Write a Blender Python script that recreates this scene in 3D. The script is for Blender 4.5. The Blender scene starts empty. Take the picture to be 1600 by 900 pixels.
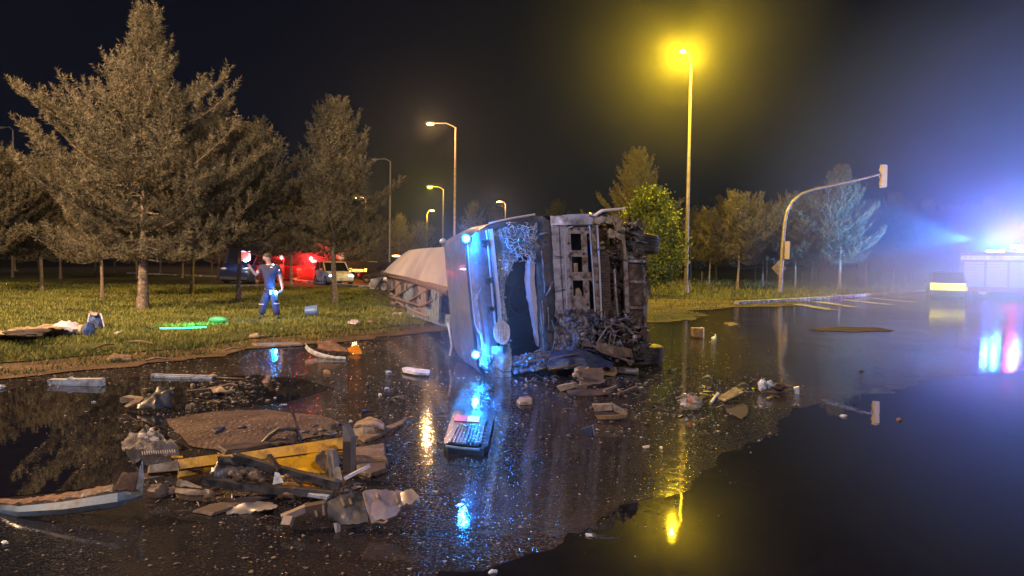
import bpy, math, random
import numpy as np
from mathutils import Vector, Matrix, noise

S = bpy.context.scene
COL = S.collection
rnd = random.Random(7)
R = math.radians
# ---------------------------------------------------------------- camera
FPX, HZ, EYE = 1155.0, 408.0, 1.7          # focal length in photo pixels, horizon row, eye height
pitch = math.atan((450.0 - HZ) / FPX)
roll = R(0.85)
cf = Vector((0, math.cos(pitch), -math.sin(pitch)))
cr0 = Vector((1, 0, 0))
cu0 = cr0.cross(cf)
cr = cr0 * math.cos(roll) + cu0 * math.sin(roll)
cu = cr.cross(cf)
CAM = Vector((0, 0, EYE))
cd = bpy.data.cameras.new('camera')
cam = bpy.data.objects.new('camera', cd)
COL.objects.link(cam)
cam.matrix_world = Matrix(((cr.x, cu.x, -cf.x, CAM.x), (cr.y, cu.y, -cf.y, CAM.y), (cr.z, cu.z, -cf.z, CAM.z), (0, 0, 0, 1)))
cd.sensor_width = 36
cd.lens = 36 * FPX / 1600
cd.clip_start = 0.05
cd.clip_end = 3000
S.camera = cam
# ---------------------------------------------------------------- night sky, sun lamp as fill, exposure
w = bpy.data.worlds.new('World')
S.world = w
w.use_nodes = True
wn = w.node_tree
bg = wn.nodes['Background']
sky = wn.nodes.new('ShaderNodeTexSky')
sky.sky_type = 'NISHITA'
sky.sun_disc = False
sky.sun_elevation = R(28)
sky.sun_rotation = R(205)
tint = wn.nodes.new('ShaderNodeMixRGB')
tint.blend_type = 'MULTIPLY'
tint.inputs[0].default_value = 1
tint.inputs[2].default_value = (.42, .60, 1.25, 1)
wn.links.new(sky.outputs[0], tint.inputs[1])
wn.links.new(tint.outputs[0], bg.inputs[0])
bg.inputs[1].default_value = 0.0009
sl = bpy.data.lights.new('fill_sun', 'SUN')  # dim sun added as lilac fill from behind, no moon is there
sl.energy = 0.30
sl.angle = R(4)
sl.color = (0.66, 0.70, 1.0)
so = bpy.data.objects.new('fill_sun', sl)
so.rotation_euler = (R(62), 0, R(-25))
COL.objects.link(so)
S.view_settings.view_transform = 'Standard'
S.view_settings.look = 'None'
S.view_settings.exposure = 0.6
S.view_settings.gamma = 1
S.cycles.use_denoising = True
S.cycles.volume_bounces = 0
S.cycles.max_bounces = 7
S.cycles.diffuse_bounces = 2
S.cycles.glossy_bounces = 4
S.cycles.transmission_bounces = 5
S.cycles.transparent_max_bounces = 12
S.cycles.sample_clamp_indirect = 4
S.cycles.sample_clamp_direct = 60


# ---------------------------------------------------------------- rays of the photograph
def ray(px, py):
    return (cr * ((px - 800) / FPX) + cu * (-(py - 450) / FPX) + cf)


def P(px, py, z=0.0):                       # the point of the ground (height z) seen at a pixel
    d = ray(px, py)
    return CAM + d * ((z - EYE) / d.z)


def W(px, py, Y):                           # the point at depth Y seen at a pixel
    d = ray(px, py)
    return CAM + d * (Y / d.y)


# ---------------------------------------------------------------- mesh helpers
def V(*a):
    return Vector(a)


def nz(p, s=1.0, k=0.0):
    return noise.noise(Vector((p[0] * s + k, p[1] * s - k * .7, p[2] * s + k * 1.3)))


class MB:
    def __init__(s):
        s.v, s.f = [], []

    def add(s, vs, fs):
        n = len(s.v)
        s.v += [Vector(v) for v in vs]
        s.f += [tuple(i + n for i in f) for f in fs]
        return s

    def box(s, c, size, rot=None, taper=1.0):
        hx, hy, hz = size[0] / 2, size[1] / 2, size[2] / 2
        M = rot if rot is not None else Matrix.Identity(3)
        vs = []
        for z in (-1, 1):
            t = taper if z > 0 else 1
            for x, y in ((-1, -1), (1, -1), (1, 1), (-1, 1)):
                vs.append(Vector(c) + M @ Vector((x * hx * t, y * hy * t, z * hz)))
        return s.add(vs, [(3, 2, 1, 0), (4, 5, 6, 7), (0, 1, 5, 4), (1, 2, 6, 5), (2, 3, 7, 6), (3, 0, 4, 7)])

    def beam(s, p, q, w_, h_, up=(0, 0, 1)):
        p, q = Vector(p), Vector(q)
        d = (q - p)
        u = Vector(up)
        a = d.cross(u)
        if a.length < 1e-6:
            a = d.cross(Vector((1, 0, 0)))
        a.normalize()
        b = a.cross(d).normalized()
        vs = []
        for c in (p, q):
            for x, y in ((-1, -1), (1, -1), (1, 1), (-1, 1)):
                vs.append(c + a * (x * w_ / 2) + b * (y * h_ / 2))
        return s.add(vs, [(3, 2, 1, 0), (4, 5, 6, 7), (0, 1, 5, 4), (1, 2, 6, 5), (2, 3, 7, 6), (3, 0, 4, 7)])

    def tube(s, pts, r, n=8, cap=True):
        pts = [Vector(p) for p in pts]
        rs = r if isinstance(r, (list, tuple)) else [r] * len(pts)
        vs, fs = [], []
        a = None
        for i, p in enumerate(pts):
            d = (pts[min(i + 1, len(pts) - 1)] - pts[max(i - 1, 0)]).normalized()
            if a is None:
                a = d.cross(Vector((0.13, 0.21, 0.97)))
                if a.length < 1e-3:
                    a = d.cross(Vector((1, 0, 0)))
            a = (a - d * a.dot(d)).normalized()
            b = d.cross(a)
            for k in range(n):
                t = 2 * math.pi * k / n
                vs.append(p + (a * math.cos(t) + b * math.sin(t)) * rs[i])
        for i in range(len(pts) - 1):
            for k in range(n):
                j = (k + 1) % n
                fs.append((i * n + k, i * n + j, (i + 1) * n + j, (i + 1) * n + k))
        if cap:
            fs.append(tuple(range(n - 1, -1, -1)))
            fs.append(tuple(range((len(pts) - 1) * n, len(pts) * n)))
        return s.add(vs, fs)

    def prism(s, pts, vec):
        pts = [Vector(p) for p in pts]
        n = len(pts)
        vec = Vector(vec)
        vs = pts + [p + vec for p in pts]
        fs = [tuple(range(n)), tuple(range(2 * n - 1, n - 1, -1))]
        for i in range(n):
            j = (i + 1) % n
            fs.append((j, i, i + n, j + n))
        return s.add(vs, fs)

    def sheet(s, rows, nu=10, nv=10, amp=0.0, sc=3.0, thick=0.012, dirn=None, seed=0.0, sharp=False):
        """loft rows of points (same count) into a crumpled sheet with thickness"""
        rows = [[Vector(p) for p in r] for r in rows]

        def lerp_row(r, t):
            x = t * (len(r) - 1)
            i = min(int(x), len(r) - 2)
            return r[i].lerp(r[i + 1], x - i)
        g = []
        for a in range(nv + 1):
            y = a / nv * (len(rows) - 1)
            i = min(int(y), len(rows) - 2)
            ft = y - i
            g.append([lerp_row(rows[i], b / nu).lerp(lerp_row(rows[i + 1], b / nu), ft) for b in range(nu + 1)])
        if dirn is None:
            dirn = (g[0][-1] - g[0][0]).cross(g[-1][0] - g[0][0]).normalized()
        dirn = Vector(dirn)
        for a in range(nv + 1):
            for b in range(nu + 1):
                p = g[a][b]
                h = nz(p, sc, seed) + .5 * nz(p, sc * 2.3, seed + 3)
                if sharp:
                    h = abs(h) * 1.6 - .4 + .5 * abs(nz(p, sc * 3.1, seed + 9))
                g[a][b] = p + dirn * (h * amp)
        if amp >= .01:                       # torn, uneven edges
            ju = min(.022, amp * .9)
            for r_i in range(nv + 1):
                for c_i in range(nu + 1):
                    if r_i in (0, nv) or c_i in (0, nu):
                        p = g[r_i][c_i]
                        a_ = (g[r_i][nu] - g[r_i][0])
                        b_ = (g[nv][c_i] - g[0][c_i])
                        if a_.length > 1e-6 and b_.length > 1e-6:
                            g[r_i][c_i] = p + a_.normalized() * (nz(p, 31, seed) * ju) + b_.normalized() * (nz(p, 37, seed + 4) * ju * 1.3)
        vs, fs = [], []
        m = (nu + 1)
        N = m * (nv + 1)
        for k in (0, 1):
            for r_ in g:
                for p in r_:
                    vs.append(p - dirn * (thick * k))
        for a in range(nv):
            for b in range(nu):
                i = a * m + b
                fs.append((i, i + 1, i + m + 1, i + m))
                fs.append((N + i, N + i + m, N + i + m + 1, N + i + 1))
        edge = [b for b in range(nu)] + [nu + a * m for a in range(nv)] + [nv * m + b for b in range(nu, 0, -1)] + [a * m for a in range(nv, 0, -1)]
        for i in range(len(edge)):
            p, q = edge[i], edge[(i + 1) % len(edge)]
            fs.append((q, p, N + p, N + q))
        return s.add(vs, fs)

    def lathe(s, prof, c=(0, 0, 0), axis=(0, 0, 1), n=20):
        c, ax = Vector(c), Vector(axis).normalized()
        a = ax.cross(Vector((0.3, 0.9, 0.2))).normalized()
        b = ax.cross(a)
        vs, fs = [], []
        for (r_, h) in prof:
            for k in range(n):
                t = 2 * math.pi * k / n
                vs.append(c + ax * h + (a * math.cos(t) + b * math.sin(t)) * max(r_, 1e-4))
        for i in range(len(prof) - 1):
            for k in range(n):
                j = (k + 1) % n
                fs.append((i * n + k, i * n + j, (i + 1) * n + j, (i + 1) * n + k))
        return s.add(vs, fs)

    def blob(s, c, rad, amp=0.25, sc=3.0, seed=0.0, nu=12, nv=8, rot=None):
        c = Vector(c)
        M = rot if rot is not None else Matrix.Identity(3)
        vs, fs = [], []
        for a in range(nv + 1):
            th = math.pi * a / nv
            for b in range(nu):
                ph = 2 * math.pi * b / nu
                d = Vector((math.sin(th) * math.cos(ph), math.sin(th) * math.sin(ph), math.cos(th)))
                k = 1 + amp * (noise.noise(d * sc + Vector((seed, seed, seed))) + .5 * noise.noise(d * sc * 2.2 + Vector((seed, 0, 0))))
                vs.append(c + M @ Vector((d.x * rad[0] * k, d.y * rad[1] * k, d.z * rad[2] * k)))
        for a in range(nv):
            for b in range(nu):
                j = (b + 1) % nu
                fs.append((a * nu + b, (a + 1) * nu + b, (a + 1) * nu + j, a * nu + j))
        return s.add(vs, fs)

    def build(s, name, mat, parent=None, smooth=False, origin=None):
        off = Vector((0, 0, 0))
        q = parent
        while q is not None:
            off += q.location
            q = q.parent
        if parent is None:
            if origin is None:
                xs = [v.x for v in s.v]; ys = [v.y for v in s.v]; zs = [v.z for v in s.v]
                origin = Vector(((min(xs) + max(xs)) / 2, (min(ys) + max(ys)) / 2, min(zs)))
            off = Vector(origin)
        me = bpy.data.meshes.new(name)
        me.from_pydata([tuple(v - off) for v in s.v], [], s.f)
        me.update()
        if smooth:
            me.polygons.foreach_set('use_smooth', [True] * len(me.polygons))
            try:
                me.set_sharp_from_angle(angle=R(42))
            except Exception:
                pass
        if isinstance(mat, bpy.types.Material):
            me.materials.append(mat)
        o = bpy.data.objects.new(name, me)
        COL.objects.link(o)
        if parent is None:
            o.location = off
        else:
            o.parent = parent
        return o


def npmesh(name, verts, faces, mat, parent=None):
    """fast mesh from numpy arrays, faces all of one size"""
    me = bpy.data.meshes.new(name)
    k = faces.shape[1]
    me.vertices.add(len(verts))
    me.vertices.foreach_set('co', np.ascontiguousarray(verts, dtype=np.float32).ravel())
    me.loops.add(faces.size)
    me.loops.foreach_set('vertex_index', np.ascontiguousarray(faces, dtype=np.int32).ravel())
    me.polygons.add(len(faces))
    me.polygons.foreach_set('loop_start', np.arange(0, faces.size, k, dtype=np.int32))
    me.polygons.foreach_set('loop_total', np.full(len(faces), k, dtype=np.int32))
    me.update(calc_edges=True)
    me.materials.append(mat)
    o = bpy.data.objects.new(name, me)
    if parent is not False:
        COL.objects.link(o)
        if parent is not None:
            o.parent = parent
    return o


def tag(o, label=None, cat=None, group=None, kind=None):
    if label: o['label'] = label
    if cat: o['category'] = cat
    if group: o['group'] = group
    if kind: o['kind'] = kind
    return o


def thing(name, label, cat, loc=(0, 0, 0), group=None):
    o = bpy.data.objects.new(name, None)
    COL.objects.link(o)
    o.location = loc
    o.empty_display_size = 0.2
    return tag(o, label, cat, group)


def copy_tree(o, parent=None):
    c = o.copy()
    COL.objects.link(c)
    if parent is not None:
        c.parent = parent
    for ch in list(o.children):
        copy_tree(ch, c)
    return c


# ---------------------------------------------------------------- materials
def mat(name, col, rough=0.5, metal=0.0, var=0.25, vs=3.0, bump=0.0, bs=20.0, dirt=None, dirt_amt=0.0, ds=4.0, coat=0.0, trans=0.0, emit=None, es=0.0, spec=0.5):
    m = bpy.data.materials.new(name)
    m.use_nodes = True
    N, L = m.node_tree.nodes, m.node_tree.links
    b = N['Principled BSDF']
    b.inputs['Roughness'].default_value = rough
    b.inputs['Metallic'].default_value = metal
    b.inputs['Coat Weight'].default_value = coat
    b.inputs['Transmission Weight'].default_value = trans
    b.inputs['Specular IOR Level'].default_value = spec
    tc = N.new('ShaderNodeTexCoord')
    n1 = N.new('ShaderNodeTexNoise')
    n1.inputs['Scale'].default_value = vs
    n1.inputs['Detail'].default_value = 8
    n1.inputs['Roughness'].default_value = .65
    L.new(tc.outputs['Object'], n1.inputs['Vector'])
    rp = N.new('ShaderNodeValToRGB')
    rp.color_ramp.elements[0].position = .3
    rp.color_ramp.elements[1].position = .7
    rp.color_ramp.elements[0].color = (*[c * (1 - var) for c in col], 1)
    rp.color_ramp.elements[1].color = (*[min(1, c * (1 + var)) for c in col], 1)
    L.new(n1.outputs['Fac'], rp.inputs['Fac'])
    out = rp.outputs['Color']
    if dirt is not None:
        n2 = N.new('ShaderNodeTexNoise')
        n2.inputs['Scale'].default_value = ds
        n2.inputs['Detail'].default_value = 10
        n2.inputs['Roughness'].default_value = .7
        L.new(tc.outputs['Object'], n2.inputs['Vector'])
        r2 = N.new('ShaderNodeValToRGB')
        r2.color_ramp.elements[0].position = .5 - dirt_amt * .35
        r2.color_ramp.elements[1].position = .72 - dirt_amt * .35
        r2.color_ramp.elements[0].color = (0, 0, 0, 1)
        r2.color_ramp.elements[1].color = (1, 1, 1, 1)
        L.new(n2.outputs['Fac'], r2.inputs['Fac'])
        mx = N.new('ShaderNodeMixRGB')
        mx.inputs['Color2'].default_value = (*dirt, 1)
        L.new(r2.outputs['Color'], mx.inputs['Fac'])
        L.new(out, mx.inputs['Color1'])
        out = mx.outputs['Color']
        mr = N.new('ShaderNodeMapRange')
        mr.inputs['To Min'].default_value = rough
        mr.inputs['To Max'].default_value = min(1, rough + .35)
        L.new(r2.outputs['Color'], mr.inputs['Value'])
        L.new(mr.outputs['Result'], b.inputs['Roughness'])
    L.new(out, b.inputs['Base Color'])
    if bump > 0:
        n3 = N.new('ShaderNodeTexNoise')
        n3.inputs['Scale'].default_value = bs
        n3.inputs['Detail'].default_value = 6
        L.new(tc.outputs['Object'], n3.inputs['Vector'])
        bp = N.new('ShaderNodeBump')
        bp.inputs['Strength'].default_value = .8
        bp.inputs['Distance'].default_value = bump
        L.new(n3.outputs['Fac'], bp.inputs['Height'])
        L.new(bp.outputs['Normal'], b.inputs['Normal'])
    if emit is not None:
        b.inputs['Emission Color'].default_value = (*emit, 1)
        b.inputs['Emission Strength'].default_value = es
    return m


M = {}
M['paint'] = mat('cab_paint', (.40, .38, .43), .32, .1, .10, 2, .003, 6, (.13, .11, .11), .22, 5, coat=.3)
M['blueshade'] = mat('cab_paint_blue_shade', (.06, .08, .15), .3, .2, .12, 2, .003, 5, (.12, .12, .13), .3, 2.5, coat=.3)  # silver cab paint turned navy: the roof's blue light and shade as colour
M['dimpaint'] = mat('cab_paint_dim', (.24, .24, .30), .3, .15, .12, 2, .003, 5, (.10, .10, .12), .3, 3, coat=.3)  # darker copy of the silver cab paint, shade put into the colour
M['crumpled'] = mat('crumpled_metal', (.42, .40, .45), .3, .55, .3, 9, .012, 30, (.10, .08, .07), .45, 9)
M['baremetal'] = mat('bare_metal', (.42, .38, .37), .38, .6, .25, 8, .004, 30, (.16, .10, .06), .4, 8)
M['darkmetal'] = mat('dark_metal', (.06, .058, .06), .38, .5, .4, 8, .004, 30, (.10, .06, .035), .4, 6)
M['rust'] = mat('rusty_metal', (.22, .13, .075), .6, .3, .4, 12, .006, 30, (.05, .035, .025), .5, 8)
M['blackplastic'] = mat('black_plastic', (.018, .018, .021), .33, 0, .3, 8, .002, 30, (.07, .06, .05), .25, 8)
M['navytarp'] = mat('navy_plastic', (.02, .035, .09), .3, 0, .3, 5, .006, 12, (.06, .055, .06), .3, 6)
M['rubber'] = mat('tyre_rubber', (.03, .028, .027), .5, 0, .3, 10, .003, 40, (.09, .07, .05), .35, 6)
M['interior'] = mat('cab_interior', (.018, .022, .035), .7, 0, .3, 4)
M['trim'] = mat('silver_trim', (.55, .53, .56), .35, .3, .1, 6)
M['yellow'] = mat('yellow_paint', (.85, .42, .015), .42, 0, .15, 6, .003, 30, (.14, .07, .03), .1, 7)
M['cream'] = mat('cream_plastic', (.36, .28, .18), .5, 0, .2, 8, .003, 30, (.16, .11, .06), .4, 10)
M['ochre'] = mat('dull_ochre', (.30, .17, .04), .5, 0, .25, 8, .003, 30, (.09, .06, .04), .35, 8)
M['tan'] = mat('tan_board', (.22, .14, .075), .6, 0, .25, 9, .004, 40, (.09, .06, .04), .45, 8)
M['brownplate'] = mat('brown_plate', (.12, .08, .055), .5, .2, .25, 9, .003, 30, (.07, .05, .04), .5, 7)
M['bluegrey'] = mat('blue_grey_paint', (.20, .29, .36), .34, .1, .08, 4, .001, 20, (.10, .09, .08), .15, 5, coat=.4)
M['whitegrey'] = mat('white_grey_plastic', (.50, .56, .60), .4, 0, .1, 6, .002, 30, (.2, .18, .15), .2, 9)
M['rustfoam'] = mat('rusty_foam', (.26, .13, .07), .85, 0, .35, 20, .012, 60, (.10, .06, .035), .45, 10)
M['greymesh'] = mat('grey_mesh', (.17, .155, .14), .6, .1, .3, 20, .012, 60, (.10, .08, .06), .4, 14)
M['stone'] = mat('pale_stone', (.55, .46, .34), .7, 0, .3, 12, .004, 30)
M['plate'] = mat('plywood_plate', (.66, .50, .34), .65, 0, .12, 7, .002, 30, (.42, .28, .16), .4, 14)
M['white'] = mat('white_paint', (.75, .75, .76), .35, 0, .06, 3, .0, 20, (.35, .33, .3), .2, 3, coat=.3)
M['glassdark'] = mat('dark_glass', (.012, .014, .018), .06, 0, .1, 3, spec=.8)
M['carsilver'] = mat('silver_car_paint', (.45, .45, .46), .28, .4, .05, 3, coat=.5)
M['carred'] = mat('red_car_paint', (.34, .02, .02), .3, .1, .05, 3, coat=.5)
M['carnavy'] = mat('dark_blue_van_paint', (.02, .03, .07), .3, .1, .1, 3, coat=.5)
M['carblack'] = mat('black_car_paint', (.02, .02, .022), .25, .1, .1, 3, coat=.5)
M['carpatrol'] = mat('patrol_car_paint', (.09, .11, .13), .3, .2, .05, 3, coat=.5)
M['taxi'] = mat('amber_car_paint', (.70, .30, .04), .3, .0, .1, 3, coat=.5)
M['hi_yellow'] = mat('glowing_yellow', (.9, .85, .03), .35, 0, .04, 5, emit=(.9, .80, .02), es=1.3)  # emission stands in for light thrown back by the stripe
M['firered'] = mat('fire_engine_red', (.42, .03, .03), .3, 0, .06, 3, coat=.5)
M['shutter'] = mat('roller_shutter', (.45, .45, .48), .35, .5, .08, 5)
M['galv'] = mat('galvanised_steel', (.26, .235, .22), .45, .5, .15, 5, .001, 20, (.22, .16, .1), .25, 6)
M['galvdark'] = mat('weathered_steel', (.20, .19, .18), .5, .4, .15, 5)
M['beige'] = mat('beige_signal_housing', (.36, .28, .17), .5, 0, .08, 6)
M['signback'] = mat('sign_back', (.30, .24, .2), .5, .4, .1, 6)
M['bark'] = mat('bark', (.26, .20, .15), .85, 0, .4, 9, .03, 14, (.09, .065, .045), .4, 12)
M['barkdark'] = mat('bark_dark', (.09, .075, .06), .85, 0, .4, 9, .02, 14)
M['curbpaint'] = mat('kerb_paint', (.62, .62, .60), .55, 0, .15, 6, .004, 20, (.2, .17, .12), .4, 4)
M['roadline'] = mat('road_paint', (.55, .52, .46), .45, 0, .2, 6, .002, 60, (.10, .09, .08), .42, 3)
M['shirt'] = mat('navy_polo_cloth', (.018, .022, .06), .85, 0, .2, 12, .004, 60)
M['trousers'] = mat('blue_trouser_cloth', (.02, .03, .07), .85, 0, .25, 10, .004, 50)
M['skin'] = mat('skin', (.36, .19, .13), .5, 0, .08, 20)
M['hair'] = mat('cropped_hair', (.05, .035, .025), .8, 0, .3, 60)
M['boot'] = mat('boot_leather', (.02, .02, .022), .4, 0, .3, 10)
M['patch'] = mat('white_patch', (.7, .7, .72), .6, 0, .1, 10)
M['bluecloth'] = mat('blue_bag_cloth', (.05, .10, .30), .8, 0, .35, 9, .01, 30, (.02, .03, .08), .4, 6)
M['tancloth'] = mat('tan_cloth', (.38, .29, .19), .85, 0, .25, 6, .01, 25, (.12, .08, .05), .35, 5)
M['palecloth'] = mat('pale_lilac_cloth', (.46, .42, .47), .85, 0, .2, 9, .01, 30)
M['darkcloth'] = mat('dark_cloth', (.03, .02, .018), .9, 0, .2, 9)
M['bluebin'] = mat('blue_plastic_bucket', (.09, .16, .30), .4, 0, .15, 9)
M['greenplastic'] = mat('green_plastic', (.05, .4, .2), .4, 0, .15, 9)
M['orangelens'] = mat('orange_lens', (.50, .19, .02), .25, 0, .25, 14, .004, 30, trans=0, spec=.7)
M['redlabel'] = mat('red_orange_label', (.62, .12, .06), .45, 0, .25, 40)
M['palelabel'] = mat('pale_label', (.62, .64, .62), .35, 0, .35, 50)
M['toolbox'] = mat('dark_blue_plastic_case', (.018, .045, .09), .25, 0, .25, 8, .002, 30, coat=.4)
M['toolrib'] = mat('blue_grey_ribs', (.12, .22, .32), .25, .2, .2, 8, coat=.4)
M['clearplastic'] = mat('cloudy_clear_plastic', (.5, .45, .38), .15, 0, .3, 12, .01, 30, trans=.6)
M['signred'] = mat('sign_red_glow', (.6, .05, .03), .4, 0, .05, 9, emit=(1, .08, .03), es=.35)  # rim glows by itself in place of lamp light on it
M['signwhite'] = mat('sign_white', (.75, .7, .65), .4, 0, .05, 9)
M['building'] = mat('dark_wall', (.12, .10, .09), .8, 0, .2, 2)


def emitter(name, col, strength):
    m = bpy.data.materials.new(name)
    m.use_nodes = True
    N, L = m.node_tree.nodes, m.node_tree.links
    b = N['Principled BSDF']
    b.inputs['Base Color'].default_value = (*col, 1)
    b.inputs['Emission Color'].default_value = (*col, 1)
    b.inputs['Emission Strength'].default_value = strength
    tc = N.new('ShaderNodeTexCoord')
    n1 = N.new('ShaderNodeTexNoise')
    n1.inputs['Scale'].default_value = 8
    L.new(tc.outputs['Object'], n1.inputs['Vector'])
    mr = N.new('ShaderNodeMapRange')
    mr.inputs['To Min'].default_value = strength * .9
    mr.inputs['To Max'].default_value = strength * 1.1
    L.new(n1.outputs['Fac'], mr.inputs['Value'])
    L.new(mr.outputs['Result'], b.inputs['Emission Strength'])
    return m


def lamp(name, loc, col, power, radius=.1, parent=None, spot=None, aim=None):
    ld = bpy.data.lights.new(name, 'SPOT' if spot else 'POINT')
    ld.energy = power
    ld.color = col
    ld.shadow_soft_size = radius
    o = bpy.data.objects.new(name, ld)
    COL.objects.link(o)
    off = Vector((0, 0, 0))
    q = parent
    while q is not None:
        off += q.location
        q = q.parent
    o.parent = parent
    o.location = Vector(loc) - off
    if spot:
        ld.spot_size = R(spot)
        ld.spot_blend = .6
        o.rotation_euler = Vector(aim).to_track_quat('-Z', 'Y').to_euler()
    return o


# asphalt: wet, gritty, with smoother drenched areas and silt
def asphalt():
    m = bpy.data.materials.new('wet_asphalt')
    m.use_nodes = True
    N, L = m.node_tree.nodes, m.node_tree.links
    b = N['Principled BSDF']
    tc = N.new('ShaderNodeTexCoord')
    big = N.new('ShaderNodeTexNoise'); big.inputs['Scale'].default_value = .35; big.inputs['Detail'].default_value = 9; big.inputs['Roughness'].default_value = .62
    L.new(tc.outputs['Object'], big.inputs['Vector'])
    cr_ = N.new('ShaderNodeValToRGB')
    e = cr_.color_ramp.elements
    e[0].position = .42; e[0].color = (.012, .012, .014, 1)
    e[1].position = .70; e[1].color = (.038, .027, .020, 1)
    L.new(big.outputs['Fac'], cr_.inputs['Fac'])
    fine = N.new('ShaderNodeTexNoise'); fine.inputs['Scale'].default_value = 60; fine.inputs['Detail'].default_value = 4
    L.new(tc.outputs['Object'], fine.inputs['Vector'])
    mul = N.new('ShaderNodeMixRGB'); mul.blend_type = 'MULTIPLY'; mul.inputs['Fac'].default_value = .7
    fr = N.new('ShaderNodeValToRGB'); fr.color_ramp.elements[0].position = .3; fr.color_ramp.elements[0].color = (.3, .3, .3, 1); fr.color_ramp.elements[1].position = .75; fr.color_ramp.elements[1].color = (2, 2, 2, 1)
    L.new(fine.outputs['Fac'], fr.inputs['Fac'])
    L.new(cr_.outputs['Color'], mul.inputs['Color1']); L.new(fr.outputs['Color'], mul.inputs['Color2'])
    L.new(mul.outputs['Color'], b.inputs['Base Color'])
    b.inputs['Roughness'].default_value = .05
    b.inputs['IOR'].default_value = 1.5
    # stones standing proud of the water film, in drifts; between them the film lies flat
    mask = N.new('ShaderNodeTexNoise'); mask.inputs['Scale'].default_value = .8; mask.inputs['Detail'].default_value = 7; mask.inputs['Roughness'].default_value = .68
    L.new(tc.outputs['Object'], mask.inputs['Vector'])
    def math_(op, x, y=None, clamp=False):
        n = N.new('ShaderNodeMath'); n.operation = op; n.use_clamp = clamp
        for k, v in enumerate((x, y)):
            if v is None: continue
            if isinstance(v, (int, float)): n.inputs[k].default_value = v
            else: L.new(v, n.inputs[k])
        return n.outputs[0]
    tot = None
    for sc_, rr_ in ((38, .42), (75, .45)):
        v = N.new('ShaderNodeTexVoronoi'); v.inputs['Scale'].default_value = sc_
        L.new(tc.outputs['Object'], v.inputs['Vector'])
        sp = N.new('ShaderNodeSeparateColor'); L.new(v.outputs['Color'], sp.inputs[0])
        # more stones where the mask is high
        pres = math_('MULTIPLY', math_('SUBTRACT', math_('ADD', mask.outputs['Fac'], math_('MULTIPLY', sp.outputs[0], .42)), .64), 12, True)
        dome = math_('SUBTRACT', 1, math_('MULTIPLY', v.outputs['Distance'], 1 / rr_), True)
        hh = math_('MULTIPLY', math_('MULTIPLY', dome, pres), 40 / sc_)
        tot = hh if tot is None else math_('MAXIMUM', tot, hh)
    wav = N.new('ShaderNodeTexNoise'); wav.inputs['Scale'].default_value = 7; wav.inputs['Detail'].default_value = 5
    L.new(tc.outputs['Object'], wav.inputs['Vector'])
    bp = N.new('ShaderNodeBump'); bp.inputs['Strength'].default_value = .9; bp.inputs['Distance'].default_value = .0045
    L.new(math_('ADD', tot, math_('MULTIPLY', wav.outputs['Fac'], .5)), bp.inputs['Height'])
    L.new(bp.outputs['Normal'], b.inputs['Normal'])
    return m


def water(name, col, rough, ripple):
    m = bpy.data.materials.new(name)
    m.use_nodes = True
    N, L = m.node_tree.nodes, m.node_tree.links
    b = N['Principled BSDF']
    b.inputs['Base Color'].default_value = (*col, 1)
    b.inputs['Roughness'].default_value = rough
    b.inputs['IOR'].default_value = 1.55
    tc = N.new('ShaderNodeTexCoord')
    n = N.new('ShaderNodeTexNoise'); n.inputs['Scale'].default_value = 5; n.inputs['Detail'].default_value = 3
    L.new(tc.outputs['Object'], n.inputs['Vector'])
    cr_ = N.new('ShaderNodeValToRGB')
    cr_.color_ramp.elements[0].color = (*[c * .6 for c in col], 1)
    cr_.color_ramp.elements[1].color = (*[c * 1.5 for c in col], 1)
    L.new(n.outputs['Fac'], cr_.inputs['Fac']); L.new(cr_.outputs['Color'], b.inputs['Base Color'])
    bp = N.new('ShaderNodeBump'); bp.inputs['Strength'].default_value = 1; bp.inputs['Distance'].default_value = ripple
    L.new(n.outputs['Fac'], bp.inputs['Height']); L.new(bp.outputs['Normal'], b.inputs['Normal'])
    rn = N.new('ShaderNodeTexNoise'); rn.inputs['Scale'].default_value = .22; rn.inputs['Detail'].default_value = 6
    L.new(tc.outputs['Object'], rn.inputs['Vector'])
    rm = N.new('ShaderNodeMapRange'); rm.inputs['From Min'].default_value = .47; rm.inputs['From Max'].default_value = .68; rm.inputs['To Min'].default_value = rough; rm.inputs['To Max'].default_value = .07
    L.new(rn.outputs['Fac'], rm.inputs['Value']); L.new(rm.outputs['Result'], b.inputs['Roughness'])
    return m


def lawnmat(name, c1, c2, c3, sc):
    m = bpy.data.materials.new(name)
    m.use_nodes = True
    N, L = m.node_tree.nodes, m.node_tree.links
    b = N['Principled BSDF']
    b.inputs['Roughness'].default_value = .9
    b.inputs['Specular IOR Level'].default_value = .2
    tc = N.new('ShaderNodeTexCoord')
    n = N.new('ShaderNodeTexNoise'); n.inputs['Scale'].default_value = sc; n.inputs['Detail'].default_value = 12; n.inputs['Roughness'].default_value = .7
    L.new(tc.outputs['Object'], n.inputs['Vector'])
    cr_ = N.new('ShaderNodeValToRGB')
    e = cr_.color_ramp.elements
    e[0].position = .35; e[0].color = (*c1, 1)
    e[1].position = .7; e[1].color = (*c3, 1)
    x = e.new(.52); x.color = (*c2, 1)
    L.new(n.outputs['Fac'], cr_.inputs['Fac']); L.new(cr_.outputs['Color'], b.inputs['Base Color'])
    n2 = N.new('ShaderNodeTexNoise'); n2.inputs['Scale'].default_value = 25; n2.inputs['Detail'].default_value = 8
    L.new(tc.outputs['Object'], n2.inputs['Vector'])
    bp = N.new('ShaderNodeBump'); bp.inputs['Strength'].default_value = 1; bp.inputs['Distance'].default_value = .05
    L.new(n2.outputs['Fac'], bp.inputs['Height']); L.new(bp.outputs['Normal'], b.inputs['Normal'])
    return m


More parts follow.
